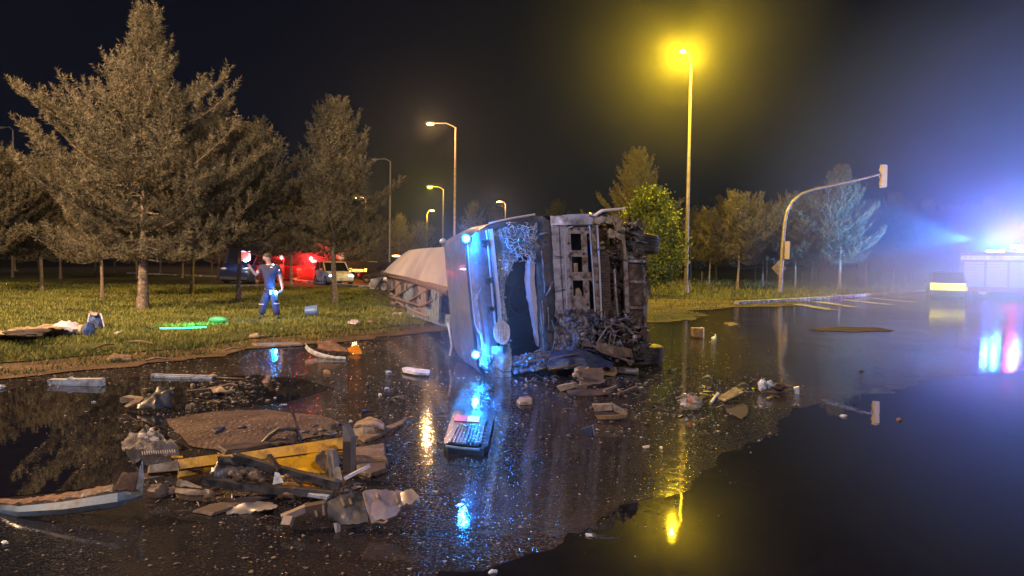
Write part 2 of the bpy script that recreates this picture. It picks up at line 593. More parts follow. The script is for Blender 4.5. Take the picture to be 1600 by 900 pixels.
M['asphalt'] = asphalt()
M['water'] = water('standing_water', (.006, .006, .010), .004, .0004)
M['water2'] = water('rippled_water', (.008, .008, .010), .02, .004)
M['lawn'] = lawnmat('lawn_soil', (.028, .03, .01), (.06, .068, .018), (.11, .10, .03), .9)
M['park'] = lawnmat('park_ground', (.02, .02, .012), (.04, .038, .02), (.07, .055, .03), .25)
M['verge'] = lawnmat('verge_earth', (.05, .032, .018), (.10, .065, .036), (.17, .11, .06), 1.3)
M['dryturf'] = lawnmat('dry_turf', (.06, .042, .018), (.10, .085, .028), (.17, .12, .05), .9)
M['silt'] = lawnmat('silt', (.05, .033, .022), (.10, .065, .042), (.15, .10, .062), 2.0)
M['sideroad'] = lawnmat('side_road_asphalt', (.09, .07, .055), (.11, .085, .065), (.14, .11, .08), .6)
HAZE = 0.00028


# ---------------------------------------------------------------- ground sheets
def outline(pix, z=0.0, jit=.12, step=.35, seed=0.0):
    pts = [P(x, y, z) for x, y in pix]
    out = []
    for i, p in enumerate(pts):
        q = pts[(i + 1) % len(pts)]
        n = max(1, min(60, int((q - p).length / step)))
        for k in range(n):
            t = p.lerp(q, k / n)
            dist = t.y
            j = jit * (.6 + dist / 22)
            t = t + Vector((nz(t, 1.1, seed), nz(t, 1.1, seed + 50), 0)) * j + Vector((nz(t, 4, seed), nz(t, 4, seed + 20), 0)) * j * .8 + Vector((nz(t, 11, seed), nz(t, 11, seed + 20), 0)) * j * .22
            t.z = z
            out.append(t)
    return out


def flat(name, pts, m, **kw):
    mb = MB()
    mb.add(pts, [tuple(range(len(pts)))])
    o = mb.build(name, m, origin=(0, 0, 0))
    if o.data.polygons[0].normal.z < 0:
        o.data.flip_normals()
    return tag(o, kind='structure', **kw)


flat('ground', [V(-500, -60, -.03), V(500, -60, -.03), V(500, 900, -.03), V(-500, 900, -.03)], M['park'])
flat('road', [V(-70, -30, 0), V(90, -30, 0), V(90, 75, 0), V(-70, 75, 0)], M['asphalt'])
flat('side_road', [V(-60, 47, .004), V(-8, 44, .004), V(-6, 60, .004), V(-10, 130, .004), V(-60, 130, .004)], M['sideroad'])
LAWN = [(-700, 600), (-200, 578), (0, 566), (110, 558), (210, 549), (310, 541), (400, 528), (500, 519), (600, 511), (690, 503), (760, 494), (820, 478), (800, 470), (700, 462), (590, 452), (440, 438), (200, 427), (-200, 424), (-700, 424)]
VERGE = [(-700, 640), (-200, 606), (0, 590), (110, 580), (210, 572), (310, 560), (400, 545), (470, 540), (560, 531), (640, 522), (700, 512), (790, 497), (850, 478), (800, 468), (690, 470), (-700, 470)]
lawn_pts = outline(LAWN, .03, .14, .3, 3)
flat('verge', outline(VERGE, .012, .2, .3, 9), M['verge'])
flat('lawn', lawn_pts, M['lawn'])
RV = [(830, 500), (900, 496), (1000, 503), (1060, 503), (1112, 494), (1085, 486), (1150, 480), (1232, 478), (1262, 470), (1350, 464), (1455, 456), (1520, 452), (1520, 440), (830, 440)]
RL = [(860, 478), (1000, 466), (1110, 467), (1200, 469), (1240, 469), (1340, 461), (1455, 452), (1560, 447), (1900, 445), (1900, 426), (1300, 424), (800, 424)]
flat('right_verge', outline(RV, .012, .25, .3, 21), M['dryturf'])
RVP = outline(RV, .012, .25, .3, 21)
rlawn_pts = outline(RL, .04, .05, .8, 5)
flat('right_lawn', rlawn_pts, M['lawn'])
flat('right_strip_of_grass', outline([(990, 490), (1040, 487), (1100, 490), (1075, 497), (1000, 500)], .02, .06, .3, 8), M['lawn'])
# standing water, rippled water, silt
flat('puddle', outline([(640, 960), (700, 905), (790, 884), (850, 852), (935, 806), (1000, 778), (1060, 762), (1090, 735), (1130, 712), (1190, 690), (1215, 660), (1250, 636), (1310, 622), (1390, 612), (1470, 590), (1560, 582), (1700, 570), (2000, 590), (2000, 960)], .004, .16, .09, 4), M['water'])
flat('puddle', outline([(-300, 610), (0, 612), (60, 596), (150, 590), (250, 588), (330, 592), (400, 585), (470, 592), (520, 606), (440, 628), (330, 640), (262, 655), (272, 680), (300, 700), (240, 722), (180, 760), (60, 770), (-300, 800)], .004, .06, .1, 12), M['water'])
flat('silt_patch', outline([(255, 655), (330, 643), (420, 640), (500, 650), (532, 662), (500, 680), (440, 692), (360, 706), (300, 694), (275, 678)], .008, .06, .1, 41), M['silt'])
flat('silt_patch', outline([(1265, 514), (1300, 510), (1380, 512), (1405, 517), (1340, 519), (1285, 517)], .008, .12, .2, 44), M['silt'])

# kerbs and painted lines on the right and beyond the lawn
kb = thing('kerb', 'long white painted kerb curving along the far right lawn', 'kerb', P(1340, 464))
kp = [P(x, y, 0) for x, y in [(1150, 476), (1235, 471.5), (1290, 468), (1340, 464), (1400, 459.5), (1460, 455), (1530, 452)]]
i = 0
for a, b in zip(kp[:-1], kp[1:]):
    n = max(1, int((b - a).length / 2.0))
    for k in range(n):
        p, q = a.lerp(b, k / n), a.lerp(b, (k + 1) / n)
        d = (q - p) * .012
        MB().beam(p + d + V(0, 0, .075), q - d + V(0, 0, .075), .22, .15).build('kerb_stone', M['curbpaint'], kb)
kb2 = thing('kerb', 'low pale kerb edging the far side of the left lawn', 'kerb', P(500, 445))
kp = [P(x, y, 0) for x, y in [(200, 428), (330, 433), (440, 438.5), (520, 445.5), (590, 452.5), (690, 463)]]
for a, b in zip(kp[:-1], kp[1:]):
    n = max(1, int((b - a).length / 2.0))
    for k in range(n):
        p, q = a.lerp(b, k / n), a.lerp(b, (k + 1) / n)
        d = (q - p) * .012
        MB().beam(p + d + V(0, 0, .07), q - d + V(0, 0, .07), .3, .16).build('kerb_stone', M['curbpaint'], kb2)
for k, (x0, y0, x1, y1) in enumerate([(1275, 471, 1338, 480), (1318, 468, 1390, 476), (1352, 465, 1430, 472), (1392, 462, 1470, 468), (1240, 474, 1300, 484)]):
    a, b = P(x0, y0, .008), P(x1, y1, .008)
    s_ = V(.28, 0, 0)
    flat('road_marking', [a - s_, a + s_, b + s_, b - s_], M['roadline'])


# ---------------------------------------------------------------- grass blades
def inside(xy, poly):
    x, y = xy[:, 0], xy[:, 1]
    c = np.zeros(len(xy), bool)
    n = len(poly)
    for i in range(n):
        x1, y1 = poly[i].x, poly[i].y
        x2, y2 = poly[(i + 1) % n].x, poly[(i + 1) % n].y
        m = ((y1 > y) != (y2 > y))
        xi = (x2 - x1) * (y - y1) / ((y2 - y1) if y2 != y1 else 1e-9) + x1
        c ^= m & (x < xi)
    return c


def blades(name, poly, n, ymin, ymax, seed, hgt=.05, side=1, zb=.03):
    g = np.random.default_rng(seed)
    Y = ymin * (ymax / ymin) ** g.random(n)
    X = (g.random(n) * 2 - 1) * Y * .75
    xy = np.stack([X, Y], 1)
    keep = inside(xy, poly)
    # patchy cover
    pt = np.sin(X * 1.7 + 2.1 * np.sin(Y * .9)) + np.sin(Y * 2.3 + 1.3 * np.sin(X * 1.1)) + g.normal(0, .9, n)
    keep &= pt > -.45
    X, Y = X[keep], Y[keep]
    k = len(X)
    h = hgt * (0.4 + g.random(k) ** 1.5 * 1.3) * (1 + Y / 60)
    wd = (.004 + Y * .0005) * (.7 + g.random(k))
    a = g.random(k) * 6.283
    lean = (g.random((k, 2)) - .5) * h[:, None] * 1.5
    v = np.zeros((k, 3, 3))
    v[:, 0, 0] = X - np.cos(a) * wd; v[:, 0, 1] = Y - np.sin(a) * wd
    v[:, 1, 0] = X + np.cos(a) * wd; v[:, 1, 1] = Y + np.sin(a) * wd
    v[:, 0, 2] = zb - .005; v[:, 1, 2] = zb - .005
    v[:, 2, 0] = X + lean[:, 0]; v[:, 2, 1] = Y + lean[:, 1]; v[:, 2, 2] = zb + h
    o = npmesh(name, v.reshape(-1, 3), np.arange(k * 3).reshape(-1, 3), M['grass'])
    return tag(o, kind='stuff')


def leafmat(name, c1, c2, sc=1.5, rough=.75, tr=.0):
    m = bpy.data.materials.new(name)
    m.use_nodes = True
    N, L = m.node_tree.nodes, m.node_tree.links
    b = N['Principled BSDF']
    b.inputs['Roughness'].default_value = rough
    b.inputs['Specular IOR Level'].default_value = .25
    tc = N.new('ShaderNodeTexCoord')
    n = N.new('ShaderNodeTexNoise'); n.inputs['Scale'].default_value = sc; n.inputs['Detail'].default_value = 10; n.inputs['Roughness'].default_value = .75
    L.new(tc.outputs['Object'], n.inputs['Vector'])
    cr_ = N.new('ShaderNodeValToRGB')
    cr_.color_ramp.elements[0].position = .35; cr_.color_ramp.elements[0].color = (*c1, 1)
    cr_.color_ramp.elements[1].position = .68; cr_.color_ramp.elements[1].color = (*c2, 1)
    L.new(n.outputs['Fac'], cr_.inputs['Fac']); L.new(cr_.outputs['Color'], b.inputs['Base Color'])
    return m


M['grass'] = leafmat('grass_blades', (.06, .085, .012), (.22, .20, .045), .8)
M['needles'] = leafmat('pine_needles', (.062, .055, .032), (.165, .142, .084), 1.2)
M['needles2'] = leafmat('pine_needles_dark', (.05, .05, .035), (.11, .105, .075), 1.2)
M['leaves'] = leafmat('yellow_green_leaves', (.07, .10, .012), (.22, .26, .03), 1.6)
for o, l in ((blades('grass', lawn_pts, 330000, 9.5, 42, 5), 'short ragged green grass covering the left lawn'),
             (blades('grass', outline([(-700, 640), (-200, 606), (0, 588), (110, 577), (210, 568), (310, 556), (400, 540), (560, 526), (700, 507), (690, 480), (-700, 480)], 0, .3, .4, 9), 70000, 9.5, 24, 15, .05, zb=.012), 'thin straggling grass on the earth verge'),
             (blades('grass', RVP, 40000, 15, 45, 16, .05, zb=.012), 'sparse yellowish grass on the strips right of the wreck'),
             (blades('grass', rlawn_pts, 60000, 24, 75, 6, .12, zb=.04), 'short grass on the far right lawn')):
    tag(o, l, 'grass')


# ---------------------------------------------------------------- trees
def frames(D):
    """rotation matrices taking +Z to each direction of D (k,3)"""
    D = D / np.linalg.norm(D, axis=1, keepdims=True)
    up = np.where(np.abs(D[:, 2:3]) > .95, np.array([[1., 0, 0]]), np.array([[0, 0, 1.]]))
    A = np.cross(up, D); A /= np.linalg.norm(A, axis=1, keepdims=True)
    B = np.cross(D, A)
    return A, B, D


def needle_mesh(name, pos, dirs, lens, m, needles=24, nl=.13, nw=.013, seed=1):
    g = np.random.default_rng(seed)
    A, B, D = frames(np.array(dirs))
    pos, lens = np.array(pos), np.array(lens)
    k = len(pos)
    u = g.random((k, needles)) ** .85
    th = g.random((k, needles)) * 6.283
    fw = .35 + .5 * g.random((k, needles)) + .6 * (u > .85)
    rad = np.cos(th)[..., None] * A[:, None] + np.sin(th)[..., None] * B[:, None]
    nd = rad + fw[..., None] * D[:, None]
    nd /= np.linalg.norm(nd, axis=2, keepdims=True)
    root = pos[:, None] + D[:, None] * (u * lens[:, None])[..., None]
    tip = root + nd * (nl * (.7 + .6 * g.random((k, needles))))[..., None]
    sd = np.cross(nd, g.normal(size=nd.shape)); sd /= np.linalg.norm(sd, axis=2, keepdims=True) + 1e-9
    v = np.stack([root - sd * nw * .5, root + sd * nw * .5, tip + sd * nw * .3], 2)
    return npmesh(name, v.reshape(-1, 3), np.arange(k * needles * 3).reshape(-1, 3), m, parent=False)


def pine_parts(seed, H, Rr, base, nl=80, sub=1.0, mat_n='needles', needles=24, prof=None, nw=.013, extra=(), shoot=.3, bark='bark', tr=.014):
    g = random.Random(seed)
    tb = MB()
    bend = [g.uniform(-.02, .02) * H for _ in range(4)]

    def axis(z):
        t = z / H
        return Vector((bend[0] * math.sin(t * 3) + bend[2] * t, bend[1] * math.sin(t * 2.5) + bend[3] * t, z))
    pts = [axis(H * k / 12) for k in range(13)]
    r0 = tr * H
    tb.tube(pts, [r0 * (1.25 if k == 0 else 1) * (1 - k / 12.6) + .008 for k in range(13)], 10)
    for v in tb.v:
        v += Vector((nz(v, 4), nz(v, 4, 7), 0)) * r0 * .3
    lb = MB()
    pos, dirs, lens = [], [], []
    prof = prof or (lambda t: (1 - t) ** .8 * min(1, .5 + t * 3))
    limbs = []
    for i in range(nl):
        t = (i + g.random()) / nl
        z = base + (H * .985 - base) * t ** .92
        L = Rr * prof(t) * g.choice((g.uniform(.5, .8), g.uniform(.85, 1.15))) + .12 * H * .1
        limbs.append((z, i * 2.39996 + g.uniform(-.4, .4), L, R(2 + 50 * t + g.uniform(-8, 10)), t))
    for (z, az, L, el, t) in extra:
        limbs.append((z, az, L, el, t))
    for (z, az, L, el, t) in limbs:
        o = axis(z)
        dh = Vector((math.cos(az), math.sin(az), 0))
        sd = Vector((-dh.y, dh.x, 0))
        wob = g.uniform(-.15, .15) * L

        def lp(s):
            return o + dh * (L * s * math.cos(el)) + Vector((0, 0, L * (math.sin(el) * s + .20 * s * s - .13 * math.sin(math.pi * s)))) + sd * wob * math.sin(2.2 * s)
        q = [lp(k / 5) for k in range(6)]
        rr = .009 + .0075 * L
        lb.tube(q, [rr * (1 - .8 * k / 5) for k in range(6)], 5)
        ns = max(4, int(L * 8.5 * sub))
        for k in range(ns):
            s = .16 + .84 * (k + g.random() * .7) / ns
            p = lp(min(s, 1))
            fwd = (lp(min(1, s + .05)) - lp(s - .05)).normalized()
            l2 = min(1.2, .36 * L * (1.05 - s) * g.uniform(.7, 1.3) + .14)
            sg = 1 if k % 2 else -1
            ang = R(g.uniform(28, 68)) * sg
            d2 = (fwd * math.cos(ang) + sd * math.sin(ang) + Vector((0, 0, g.uniform(.0, .45)))).normalized()
            n2 = max(1, int(l2 / .19))
            for j in range(n2):
                pj = p + d2 * (l2 * (j + .2) / n2)
                d3 = (d2 + Vector((g.uniform(-.6, .6), g.uniform(-.6, .6), g.uniform(.0, 1.0)))).normalized()
                pos.append(pj); dirs.append(d3); lens.append(shoot * g.uniform(.55, 1.15))
            pos.append(p + d2 * l2 * .8); dirs.append((d2 + Vector((0, 0, .55))).normalized()); lens.append(shoot * g.uniform(.8, 1.3))
        pos.append(lp(.95)); dirs.append((lp(1) - lp(.8)).normalized() + Vector((0, 0, .5))); lens.append(shoot * 1.5)
    top = axis(H * .96)
    for j in range(5):
        pos.append(top - Vector((0, 0, .18 * j))); dirs.append(Vector((g.uniform(-.35, .35) * (j > 0), g.uniform(-.35, .35) * (j > 0), 1))); lens.append(shoot * 1.4)
    crown = needle_mesh('crown', pos, dirs, lens, M[mat_n], needles, seed=seed, nw=nw, nl=.12)
    tr_ = tb.build('trunk', M[bark], None, True, (0, 0, 0))
    li = lb.build('branches', M[bark], None, True, (0, 0, 0))
    COL.objects.unlink(tr_); COL.objects.unlink(li)
    return tr_, li, crown


def plant(parts, label, x, y, sc=1.0, rz=0.0, group=None, name='pine_tree', cat='tree', z=0.0, sz=None):
    t = thing(name, label, cat, (x, y, z), group)
    t.rotation_euler = (0, 0, rz)
    t.scale = (sc, sc, sz or sc)
    for p in parts:
        c = p.copy()
        c.name = p.name.split('.')[0]
        COL.objects.link(c)
        c.parent = t
    return t


# the big pine on the left lawn
BP = [(0, .55), (.08, .80), (.2, .90), (.36, .78), (.50, .52), (.60, .32), (.70, .21), (.82, .14), (.92, .08), (1, .02)]


def bigprof(t):
    for (t0, v0), (t1, v1) in zip(BP[:-1], BP[1:]):
        if t <= t1:
            return v0 + (v1 - v0) * (t - t0) / (t1 - t0)
    return .02


b0 = P(223, 484, .03)
big = pine_parts(11, 9.0, 3.9, 1.55, 104, .9, 'needles', 36, bigprof, nw=.02,
                 extra=[(6.0, R(178), 3.9, R(0), .6), (5.9, R(184), 2.4, R(0), .6), (6.3, R(2), 2.6, R(8), .6), (5.9, R(-14), 3.0, R(2), .5), (6.9, R(172), 1.5, R(20), .7), (2.0, R(195), 2.6, R(-4), .1), (1.9, R(-10), 3.2, R(-2), .1), (1.95, R(215), 2.9, R(-6), .1),
                        (4.4, R(170), 3.9, R(6), .3), (4.0, R(8), 3.8, R(5), .3)], shoot=.36, bark='bark', tr=.0155)
plant(big, 'tallest pine with a pale trunk on the left lawn, long side branches near the top', b0.x, b0.y)
roundprof = lambda t: (.75 + 1.0 * t if t < .25 else (1 - (t - .25) / .75) ** .62)
coneprof = lambda t: (.7 + 1.2 * t if t < .2 else .94 * (1 - (t - .2) / .8) ** .85 + .02)
v_cone = pine_parts(21, 7.3, 2.6, 1.7, 85, .85, 'needles', 30, coneprof, nw=.026, shoot=.36)
v_round = pine_parts(22, 6.0, 2.9, 2.0, 85, .85, 'needles', 30, roundprof, nw=.027, shoot=.36)
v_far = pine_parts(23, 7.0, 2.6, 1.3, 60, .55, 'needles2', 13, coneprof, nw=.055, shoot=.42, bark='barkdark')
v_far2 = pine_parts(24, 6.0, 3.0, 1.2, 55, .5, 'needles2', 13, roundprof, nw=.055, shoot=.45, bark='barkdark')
p = P(523, 473, .03)
plant(v_cone, 'slender pointed pine with a thin bare trunk standing left of the wreck', p.x, p.y, 1.0, .7)
p = W(372, 458, 27); plant(v_round, 'dark broad pine directly behind the officer', p.x, 27, 1.0, .3, z=.0)
p = W(300, 450, 33); plant(v_round, 'bushy pine between the tallest pine and the one behind the officer', p.x, 33, 1.0, 1.9)
p = W(160, 470, 29); plant(v_round, 'low pine with a dim thin trunk left of the tallest pine', p.x, 29, .78, 3.0)
p = W(66, 440, 34); plant(v_round, 'orange lit bushy pine behind the tallest pine on its left', p.x, 34, .92, 4.1)
p = W(-20, 440, 31); plant(v_round, 'amber lit pine cut off by the left edge of the photo', p.x, 31, .92, 5.1)
p = W(455, 445, 46); plant(v_round, 'rounded pine behind the red vehicle', p.x, 46, .98, 2.2)
WOOD = 'pines of the dark wood behind the left lawn'
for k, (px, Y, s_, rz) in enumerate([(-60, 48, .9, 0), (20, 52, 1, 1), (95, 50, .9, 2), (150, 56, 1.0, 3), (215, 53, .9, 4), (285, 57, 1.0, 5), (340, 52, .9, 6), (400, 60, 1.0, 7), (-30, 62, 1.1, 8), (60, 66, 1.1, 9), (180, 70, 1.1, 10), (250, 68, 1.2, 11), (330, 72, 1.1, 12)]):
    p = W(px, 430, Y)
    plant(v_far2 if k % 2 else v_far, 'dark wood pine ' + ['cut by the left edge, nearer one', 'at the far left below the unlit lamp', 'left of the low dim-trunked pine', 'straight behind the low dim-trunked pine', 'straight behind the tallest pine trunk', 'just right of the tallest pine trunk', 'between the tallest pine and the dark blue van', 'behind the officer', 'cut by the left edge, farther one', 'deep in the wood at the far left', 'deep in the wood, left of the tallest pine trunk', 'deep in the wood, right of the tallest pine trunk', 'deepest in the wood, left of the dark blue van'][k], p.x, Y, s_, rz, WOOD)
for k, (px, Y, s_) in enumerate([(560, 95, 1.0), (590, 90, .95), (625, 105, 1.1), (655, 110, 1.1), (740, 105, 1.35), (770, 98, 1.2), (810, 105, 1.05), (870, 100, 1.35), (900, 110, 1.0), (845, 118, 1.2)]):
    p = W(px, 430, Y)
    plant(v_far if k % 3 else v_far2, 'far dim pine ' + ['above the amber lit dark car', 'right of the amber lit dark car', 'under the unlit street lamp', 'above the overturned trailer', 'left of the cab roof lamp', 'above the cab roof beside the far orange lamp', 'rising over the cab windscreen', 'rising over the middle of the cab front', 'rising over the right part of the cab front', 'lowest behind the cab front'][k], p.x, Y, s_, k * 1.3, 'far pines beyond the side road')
# right side
p = P(1152, 452, .04); plant(v_round, 'rounded brown pine between the tall street lamp and the signal mast', p.x, p.y, .98, .5)
p = W(992, 440, 58); plant(v_cone, 'dark pointed pine rising behind the yellow-green tree', p.x, 58, 1.38, .2)
p = W(1243, 440, 53); plant(v_round, 'dim rounded pine directly behind the signal mast', p.x, 53, 1.02, 2.5)
p = W(1312, 446, 51); plant(v_cone, 'blue lit pine with a pale trunk right of the signal mast', p.x, 51, 1.12, 1.5)
p = W(1395, 442, 58); plant(v_cone, 'hazy blue pine just right of the blue lit pine', p.x, 58, .98, 3.1)
p = W(1445, 442, 62); plant(v_cone, 'faint hazy pine behind the small patrol car', p.x, 62, .95, 3.9)
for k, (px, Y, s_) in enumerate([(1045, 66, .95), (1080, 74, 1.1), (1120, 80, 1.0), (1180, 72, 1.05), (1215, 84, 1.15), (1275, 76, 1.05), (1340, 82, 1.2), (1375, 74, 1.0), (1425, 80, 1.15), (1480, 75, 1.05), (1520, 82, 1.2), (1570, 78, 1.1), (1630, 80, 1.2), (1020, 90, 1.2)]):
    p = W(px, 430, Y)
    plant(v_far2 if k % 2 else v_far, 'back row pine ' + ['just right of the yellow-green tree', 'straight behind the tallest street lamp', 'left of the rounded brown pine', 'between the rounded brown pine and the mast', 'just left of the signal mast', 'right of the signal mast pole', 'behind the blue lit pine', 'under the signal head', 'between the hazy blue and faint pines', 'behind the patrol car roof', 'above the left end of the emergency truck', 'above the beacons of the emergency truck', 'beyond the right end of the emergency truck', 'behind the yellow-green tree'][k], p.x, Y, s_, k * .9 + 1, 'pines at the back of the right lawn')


for k, (px, Y, s_, v_) in enumerate([(1108, 60, .92, 'r'), (1192, 57, .98, 'r'), (1268, 62, 1.0, 'c'), (1352, 60, 1.05, 'r'), (1415, 66, 1.0, 'c'), (1490, 66, 1.1, 'r'), (1540, 62, 1.0, 'c')]):
    p = W(px, 430, Y)
    plant(v_round if v_ == 'r' else v_cone, 'middle row pine ' + ['just right of the tallest street lamp', 'filling the gap left of the signal mast', 'pointed, just right of the signal mast', 'rounded, right behind the blue lit pine', 'pointed, left of the patrol car', 'rounded, above the gap between patrol car and truck', 'pointed, over the emergency truck body'][k], p.x, Y, s_, k * 1.7 + .4, 'pines in the middle of the right lawn')


# yellow-green broadleaf tree behind the wreck
def leafy(seed, H, Rr, base, n):
    g = np.random.default_rng(seed)
    tb = MB(); rr = random.Random(seed)
    tb.tube([V(0, 0, 0), V(.05, 0, H * .3), V(-.05, .05, H * .6), V(0, 0, H * .85)], [.13, .1, .06, .02], 8)
    lb = MB()
    cl = []
    for i in range(46):
        t = rr.random(); az = rr.random() * 6.283
        z = base + (H - base) * t
        L = Rr * math.sin(math.pi * min(1, .18 + t * .8)) ** .6 * rr.uniform(.55, 1.0)
        p = V(math.cos(az) * L, math.sin(az) * L, z)
        lb.tube([V(0, 0, max(.5, z - L * .7)), p * .5 + V(0, 0, z * .45), p], [.035, .02, .008], 5)
        cl.append(p)
        cl.append(p * .6 + V(0, 0, z * .4))
    cl = np.array([list(c) for c in cl])
    c = cl[g.integers(0, len(cl), n)] + g.normal(0, .26, (n, 3))
    a = g.normal(size=(n, 3)); a /= np.linalg.norm(a, axis=1, keepdims=True)
    b = np.cross(a, g.normal(size=(n, 3))); b /= np.linalg.norm(b, axis=1, keepdims=True)
    s_ = (.05 + .05 * g.random(n))[:, None]
    v = np.stack([c - a * s_, c + b * s_ * .6, c + a * s_, c - b * s_ * .6], 1)
    cr_ = npmesh('crown', v.reshape(-1, 3), np.arange(n * 4).reshape(-1, 4), M['leaves'], parent=False)
    t1 = tb.build('trunk', M['bark'], None, True, (0, 0, 0)); t2 = lb.build('branches', M['bark'], None, True, (0, 0, 0))
    COL.objects.unlink(t1); COL.objects.unlink(t2)
    return t1, t2, cr_


p = W(1013, 440, 38)
plant(leafy(5, 5.1, 1.75, 1.0, 15000), 'bright yellow-green leafy tree right behind the wreck', p.x, 38, 1.0, 0, None, 'leafy_tree')
# thin young trees and posts on the right lawn
for k, (px, py, hp) in enumerate([(1197, 450, 46), (1247, 438, 30), (1096, 446, 22)]):
    p = P(px, py, .04)
    h = hp / FPX * p.y
    t = thing('sapling', ['thin bare sapling on the grass left of the signal mast', 'thin pale sapling on the grass right of the signal mast', 'short thin sapling beside the tall street lamp'][k], 'tree', p)
    MB().tube([p, p + V(.03, 0, h * .6), p + V(.0, 0, h)], [.035, .025, .012], 6).build('trunk', M['bark'], t, True)
    b_ = MB()
    for j in range(5):
        a = j * 1.9
        b_.tube([p + V(0, 0, h * (.5 + .09 * j)), p + V(math.cos(a) * .2, math.sin(a) * .2, h * (.62 + .09 * j))], [.012, .005], 5)
    b_.build('branch', M['bark'], t)


# ---------------------------------------------------------------- street lamps
def street_lamp(label, base, H, arm, col, power, lit=True, sc=1.0, pr=.12, es=260, tilt=(0, 0)):
    t = thing('street_lamp', label, 'street lamp', base)
    b = Vector(base)
    top = b + V(tilt[0], tilt[1], H)
    MB().tube([b, b + V(0, 0, .0) + (top - b) * .5, top], [pr, pr * .8, pr * .55], 12).build('pole', M['galv'] if lit else M['galvdark'], t, True)
    MB().box(b + V(0, 0, .04), (.5, .5, .08)).tube([b + V(0, 0, .08), b + V(0, 0, .5)], [pr * 1.5, pr * 1.1], 12).build('base_plate', M['galvdark'], t)
    tip = top + Vector(arm)
    mid = top + Vector(arm) * .45 + V(0, 0, .18)
    MB().tube([top - V(0, 0, .05), top + V(0, 0, .05) + Vector(arm) * .12, mid, tip], [pr * .5, pr * .45, pr * .4, pr * .35], 8).build('arm', M['galv'] if lit else M['galvdark'], t, True)
    d = Vector((arm[0], arm[1], 0)).normalized()
    Mx = Matrix((d, Vector((-d.y, d.x, 0)), Vector((0, 0, 1)))).transposed()
    hb = MB().blob(tip + d * .3, (.42 * sc, .17 * sc, .10 * sc), 0, nu=14, nv=8, rot=Mx)
    hb.build('lamp_head', M['galvdark'], t, True)
    c = tip + d * .34 - V(0, 0, .09 * sc)
    lens = MB().blob(c, (.24 * sc, .14 * sc, .07 * sc), 0, nu=12, nv=8, rot=Mx)
    lens.build('lens', emitter('lamp_glow', col, es) if lit else M['clearplastic'], t, True)
    if lit:
        lamp('lamp_light', c - V(0, 0, .16 * sc), col, power, .09, t)
    return t


def lampbase(px, py, D):
    p = W(px, py, D)
    return V(p.x, D, 0)


YEL = (1.0, .66, .02)
ORA = (1.0, .50, .16)
def lampat(label, pole_px, top_px, head_px, D, col, power, dy=0.0, lit=True, sc=1.0, es=260, pr=.12):
    top = W(pole_px, top_px, D)
    hd = W(head_px[0], head_px[1], D + dy)
    b = V(top.x, D, 0)
    bx = W(pole_px, 455, D)
    arm = (hd.x - top.x, dy, hd.z - top.z)
    d = V(arm[0], arm[1], 0)
    arm = V(*arm) - (d.normalized() * .34 if d.length > .4 else V(0, 0, 0))
    return street_lamp(label, b, top.z, arm, col, power, lit, sc, pr, es)


L1 = lampat('tallest street lamp with strong yellow glow, standing right of the wreck', 1080, 97, (1067, 78), 41, YEL, 13000, -2.0, sc=1.0, es=300)
L2 = lampat('orange street lamp with a tall pole rising behind the cab of the wreck', 712, 199, (672, 192), 59, ORA, 3500, -.6, es=500)
L3 = lampat('yellow street lamp, upper one of the two distant ones left of the wreck', 693, 296, (672, 291), 100, YEL, 3500, 0, sc=1.3, es=500)
L4 = lampat('lowest and farthest yellow street lamp left of the wreck', 667, 335, (675, 328), 140, YEL, 4500, 0, sc=1.5, es=500)
L5 = lampat('far orange street lamp just above the cab roof of the wreck', 790, 320, (780, 314), 125, ORA, 3000, 0, sc=1.3, es=500)
L6 = lampat('unlit street lamp standing beside the slender pointed pine', 610, 252, (585, 249), 80, ORA, 0, 0, lit=False)
L7 = lampat('distant amber street lamp shining through the slender pointed pine', 572, 312, (556, 308), 24.5 + 76, ORA, 3000, 0, sc=1.3, es=500)
L8 = lampat('unlit street lamp above the trees at the far left edge', 20, 203, (2, 199), 72, ORA, 0, 0, lit=False)
# unseen lamps: one inferred off the left edge, two added behind as fill
street_lamp('orange street lamp standing off the left edge beside the lawn', V(-22, 11, 0), 12.5, V(2, .3, 0), (1.0, .60, .32), 26000)
sb = street_lamp('added unseen warm street lamp behind the camera on the left', V(-9, -9, 0), 12.5, V(1.5, 1.2, 0), (1.0, .66, .44), 2500)  # added fill for the trees and lawn, post unseen
lamp('tree_fill_beam', V(-7.2, -7.2, 12.2), (1.0, .73, .50), 27000, .2, sb, 44, (-.12, 1, -.20))  # added spot aimed at the trees, keeps off the foreground
street_lamp('added unseen white street lamp behind the camera on the right', V(9, -11, 0), 11.5, V(-2, 1.2, 0), (.80, .76, 1.0), 4800)  # added fill that lights the cab front lilac-white

# traffic signal mast
b_ = P(1219, 458, .04)
D = b_.y
t = thing('traffic_signal', 'traffic signal mast with long curved arm, seen from behind', 'traffic signal', b_)
path = [(1219, 458), (1221, 420), (1223, 385), (1226, 350), (1230, 330), (1238, 315), (1252, 303), (1272, 296), (1310, 288), (1345, 280), (1376, 272)]
pp = []
for k, (x, y) in enumerate(path):
    q = W(x, y, D)
    pp.append(V(q.x, D - .0 * k, max(q.z, .04)))
MB().tube(pp, [.13, .12, .11, .10, .095, .09, .085, .08, .075, .065, .06], 10).build('mast', M['galv'], t, True)
c = W(1381, 275, D)
hd = MB().box(c, (.30, .22, 1.28)).box(c + V(0, .12, 0), (.36, .03, 1.36))
hd.build('signal_head', M['beige'], t)
v_ = MB()
for k in (-1, 0, 1):
    v_.lathe([(.12, 0), (.13, .22), (.12, .22), (.11, .0)], c + V(0, .13, k * .4), (0, 1, 0), 12)
v_.build('visor', M['beige'], t, True)
